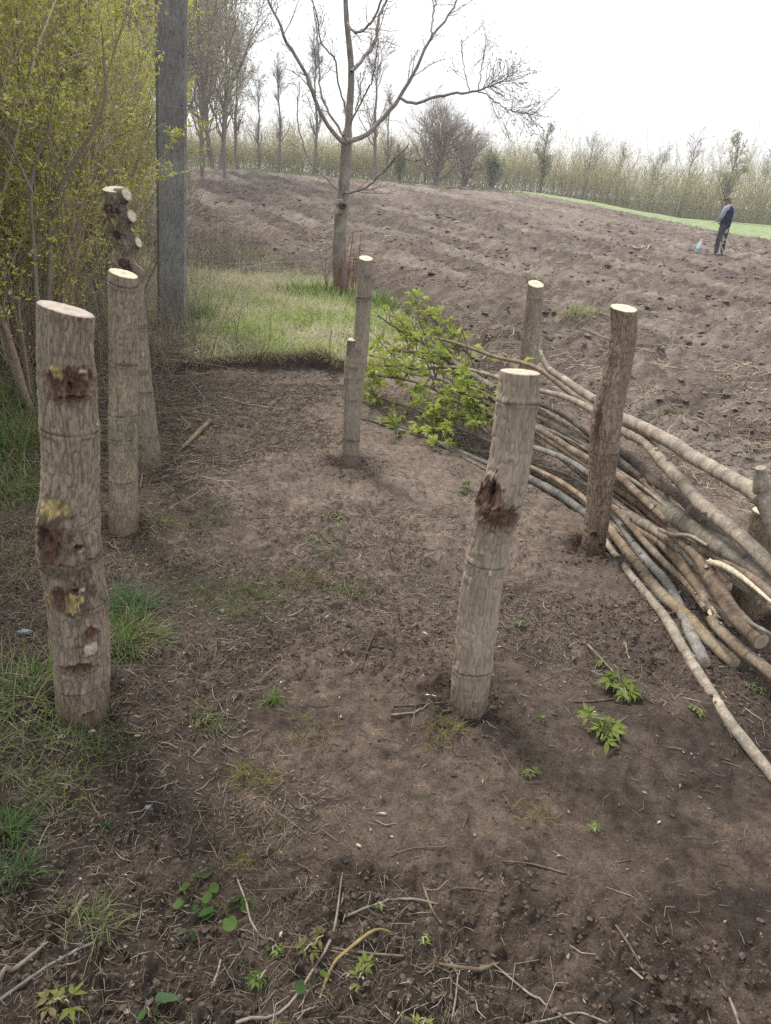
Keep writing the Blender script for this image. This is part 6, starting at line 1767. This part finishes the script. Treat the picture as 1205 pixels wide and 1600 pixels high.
def person():
    foot = ground_pt(1121, 403)
    foot[2] += 0.03
    root = empty('person', foot.tolist(), 'person in navy vest and patterned dark trousers standing on the field with head bowed', 'person')
    root.rotation_euler = (0, 0, math.radians(128))          # local +X (forward) points left and slightly away
    root.scale = (1.0, 1.08, 0.97)
    SK = G_([0.55, 0.34, 0.25])
    # body: pelvis, spine, bowed neck and head, arms bent with hands together at the waist, legs
    v = [(0, 0, 0.90), (0, 0, 1.08), (0.015, 0, 1.24), (0.0, 0, 1.38), (0.04, 0, 1.45), (0.10, 0, 1.505), (0.15, 0, 1.56),      # 0-6
         (0.0, 0.17, 1.36), (0.02, 0.23, 1.12), (0.15, 0.15, 0.98), (0.21, 0.10, 0.98),                                          # 7-10 left arm
         (0.0, -0.17, 1.36), (0.0, -0.24, 1.12), (0.12, -0.17, 0.97), (0.18, -0.12, 0.96),                                       # 11-14 right arm
         (0.0, 0.095, 0.84), (0.03, 0.12, 0.46), (0.0, 0.13, 0.08),                                                              # 15-17
         (0.0, -0.095, 0.84), (0.01, -0.11, 0.46), (-0.05, -0.12, 0.08)]                                                         # 18-20
    e = [(0, 1), (1, 2), (2, 3), (3, 4), (4, 5), (5, 6), (3, 7), (7, 8), (8, 9), (9, 10), (3, 11), (11, 12), (12, 13), (13, 14), (0, 15), (15, 16), (16, 17), (0, 18), (18, 19), (19, 20)]
    r = [(.10, .13), (.095, .125), (.10, .14), (.07, .09), .05, .075, .078, .052, .040, .030, .022, .052, .040, .030, .022, .08, .052, .036, .08, .052, .036]
    link('body', skin_mesh('body', v, e, r, 0, M_skin, SK), root)
    for sgn, w in ((1, v[10]), (-1, v[14])):
        w = G_(w)
        hv = [tuple(w), tuple(w + [0.055, -0.01 * sgn, -0.012])]; he = [(0, 1)]; hr = [(.022, .018), (.028, .013)]
        base = w + G_([0.07, -0.01 * sgn, -0.015])
        for f in range(4):
            o_ = base + G_([0, (f - 1.5) * 0.017, 0]); ln = [0.068, 0.078, 0.072, 0.055][f]
            i = len(hv)
            hv += [tuple(o_), tuple(o_ + [ln * 0.5, -0.004 * sgn, -0.006]), tuple(o_ + [ln * 0.85, -0.008 * sgn, -0.028])]
            he += [(1, i), (i, i + 1), (i + 1, i + 2)]; hr += [.009, .008, .007]
        i = len(hv)
        hv += [tuple(w + [0.03, -0.028 * sgn, 0.0]), tuple(w + [0.06, -0.045 * sgn, -0.004])]; he += [(0, i), (i, i + 1)]; hr += [.010, .008]
        link('hand', skin_mesh('hand', hv, he, hr, 0, M_skin, SK, 1), root)
    # face details on the bowed head
    hd = G_([0.155, 0, 1.555])
    for nm, off, rr, c in (('nose', (0.082, 0, -0.035), 0.013, SK), ('ear', (0, 0.078, -0.01), 0.018, SK), ('ear', (0, -0.078, -0.01), 0.018, SK),
                           ('eye', (0.068, 0.030, -0.005), 0.009, G_([.1, .08, .07])), ('eye', (0.068, -0.030, -0.005), 0.009, G_([.1, .08, .07])), ('mouth', (0.066, 0, -0.068), 0.012, G_([.4, .17, .15]))):
        p = hd + G_(off)
        link(nm, skin_mesh(nm, [tuple(p), tuple(p + [0.008, 0, -0.008])], [(0, 1)], [rr, rr * 0.8], 0, M_skin, c, 1), root)
    link('hair', skin_mesh('hair', [(0.10, 0, 1.545), (0.115, 0, 1.585), (0.165, 0, 1.595), (0.08, 0, 1.515)], [(0, 1), (1, 2), (0, 3)], [.076, .068, .045, .05], 0, M_cloth, G_([0.15, 0.09, 0.06])), root)
    # clothing
    jersey = G_([0.27, 0.31, 0.40])
    sv = [v[2], v[3], v[7], v[8], v[9], v[11], v[12], v[13]]
    link('jersey', skin_mesh('jersey', sv, [(0, 1), (1, 2), (2, 3), (3, 4), (1, 5), (5, 6), (6, 7)], [(.105, .14), (.085, .10), .072, .060, .042, .072, .060, .042], 0, M_cloth, jersey), root)
    link('vest', skin_mesh('vest', [(0, 0, 0.77), (0, 0, 1.00), (0.01, 0, 1.20), (0.0, 0, 1.36), (0.03, 0, 1.44)], [(0, 1), (1, 2), (2, 3), (3, 4)], [.165, .16, .175, .15, .075], 0, M_cloth, G_([0.012, 0.018, 0.055])), root)

    def camo(co):
        k = vnoise(co[:, 0] * 22, co[:, 1] * 22, co[:, 2] * 18, 3)
        left = (co[:, 1] < 0.0)
        c = np.where((k > 0.60)[:, None] & left[:, None], G_([0.45, 0.5, 0.42])[None], np.where((k < 0.4)[:, None], G_([0.018, 0.02, 0.03])[None], G_([0.05, 0.06, 0.07])[None]))
        return np.where(left[:, None], c, G_([0.06, 0.058, 0.075])[None] * (0.7 + 0.6 * k)[:, None])
    tv = [(0, 0, 0.98), (0, 0.095, 0.84), (0.03, 0.12, 0.46), (0.0, 0.13, 0.09), (0, -0.095, 0.84), (0.01, -0.11, 0.46), (-0.05, -0.12, 0.09)]
    link('trousers', skin_mesh('trousers', tv, [(0, 1), (1, 2), (2, 3), (0, 4), (4, 5), (5, 6)], [(.115, .13), .098, .072, .062, .098, .072, .062], 0, M_cloth, camo, 3), root)
    for f in ((0.0, 0.13), (-0.05, -0.12)):
        link('shoe', skin_mesh('shoe', [(f[0] - 0.04, f[1], 0.05), (f[0] + 0.05, f[1], 0.045), (f[0] + 0.16, f[1], 0.03)], [(0, 1), (1, 2)], [(.05, .055), (.045, .045), (.03, .04)], 0, M_cloth, G_([0.05, 0.045, 0.05])), root)


person()


def bottle():
    p = ground_pt(1087, 399)
    root = empty('plastic_bottle', p.tolist(), 'tall pale blue and white plastic bottle standing on the field left of person', 'bottle')
    root.rotation_euler = (0, math.radians(10), 0)
    a = np.arange(16) * math.pi / 8

    def lathe(nm, prof, col):
        V = np.concatenate([np.stack([r * np.cos(a), r * np.sin(a), np.full(16, z)], 1) for r, z in prof])
        i = np.arange(len(prof) - 1)[:, None] * 16; j = np.arange(16)[None]
        link(nm, mesh_from(nm, V, np.stack([i + j, i + (j + 1) % 16, i + 16 + (j + 1) % 16, i + 16 + j], -1).reshape(-1, 4), None, M_plastic, G_(col)), root)
    lathe('bottle_body', [(0.001, -0.02), (0.055, -0.02), (0.062, 0.02), (0.062, 0.12), (0.055, 0.15), (0.062, 0.18), (0.062, 0.2)], (0.20, 0.55, 0.75))
    lathe('bottle_shoulder', [(0.0625, 0.2), (0.06, 0.27), (0.045, 0.36), (0.03, 0.41), (0.03, 0.43)], (0.75, 0.78, 0.80))
    lathe('cap', [(0.033, 0.43), (0.034, 0.47), (0.001, 0.475)], (0.75, 0.55, 0.55))


bottle()


# ------------------------------------------------------------------ the thin bright air over the far field
hb = [(-75, -6, -1.2), (85, -6, -1.2), (85, 92, -1.2), (-75, 92, -1.2), (-75, -6, 24), (85, -6, 24), (85, 92, 24), (-75, 92, 24)]
hm = bpy.data.meshes.new('haze'); hm.from_pydata(hb, [], [(0, 3, 2, 1), (4, 5, 6, 7), (0, 1, 5, 4), (1, 2, 6, 5), (2, 3, 7, 6), (3, 0, 4, 7)])
ho = link('haze', hm); tag(ho, 'thin pale air that softens the far thicket', 'haze', kind='stuff')
mh = bpy.data.materials.new('haze'); mh.use_nodes = True
mh.node_tree.nodes.clear()
vo = mh.node_tree.nodes.new('ShaderNodeVolumePrincipled'); vo.inputs['Density'].default_value = 0.0016; vo.inputs['Color'].default_value = (0.9, 0.93, 1.0, 1)
mo = mh.node_tree.nodes.new('ShaderNodeOutputMaterial'); mh.node_tree.links.new(vo.outputs[0], mo.inputs['Volume'])
hm.materials.append(mh)
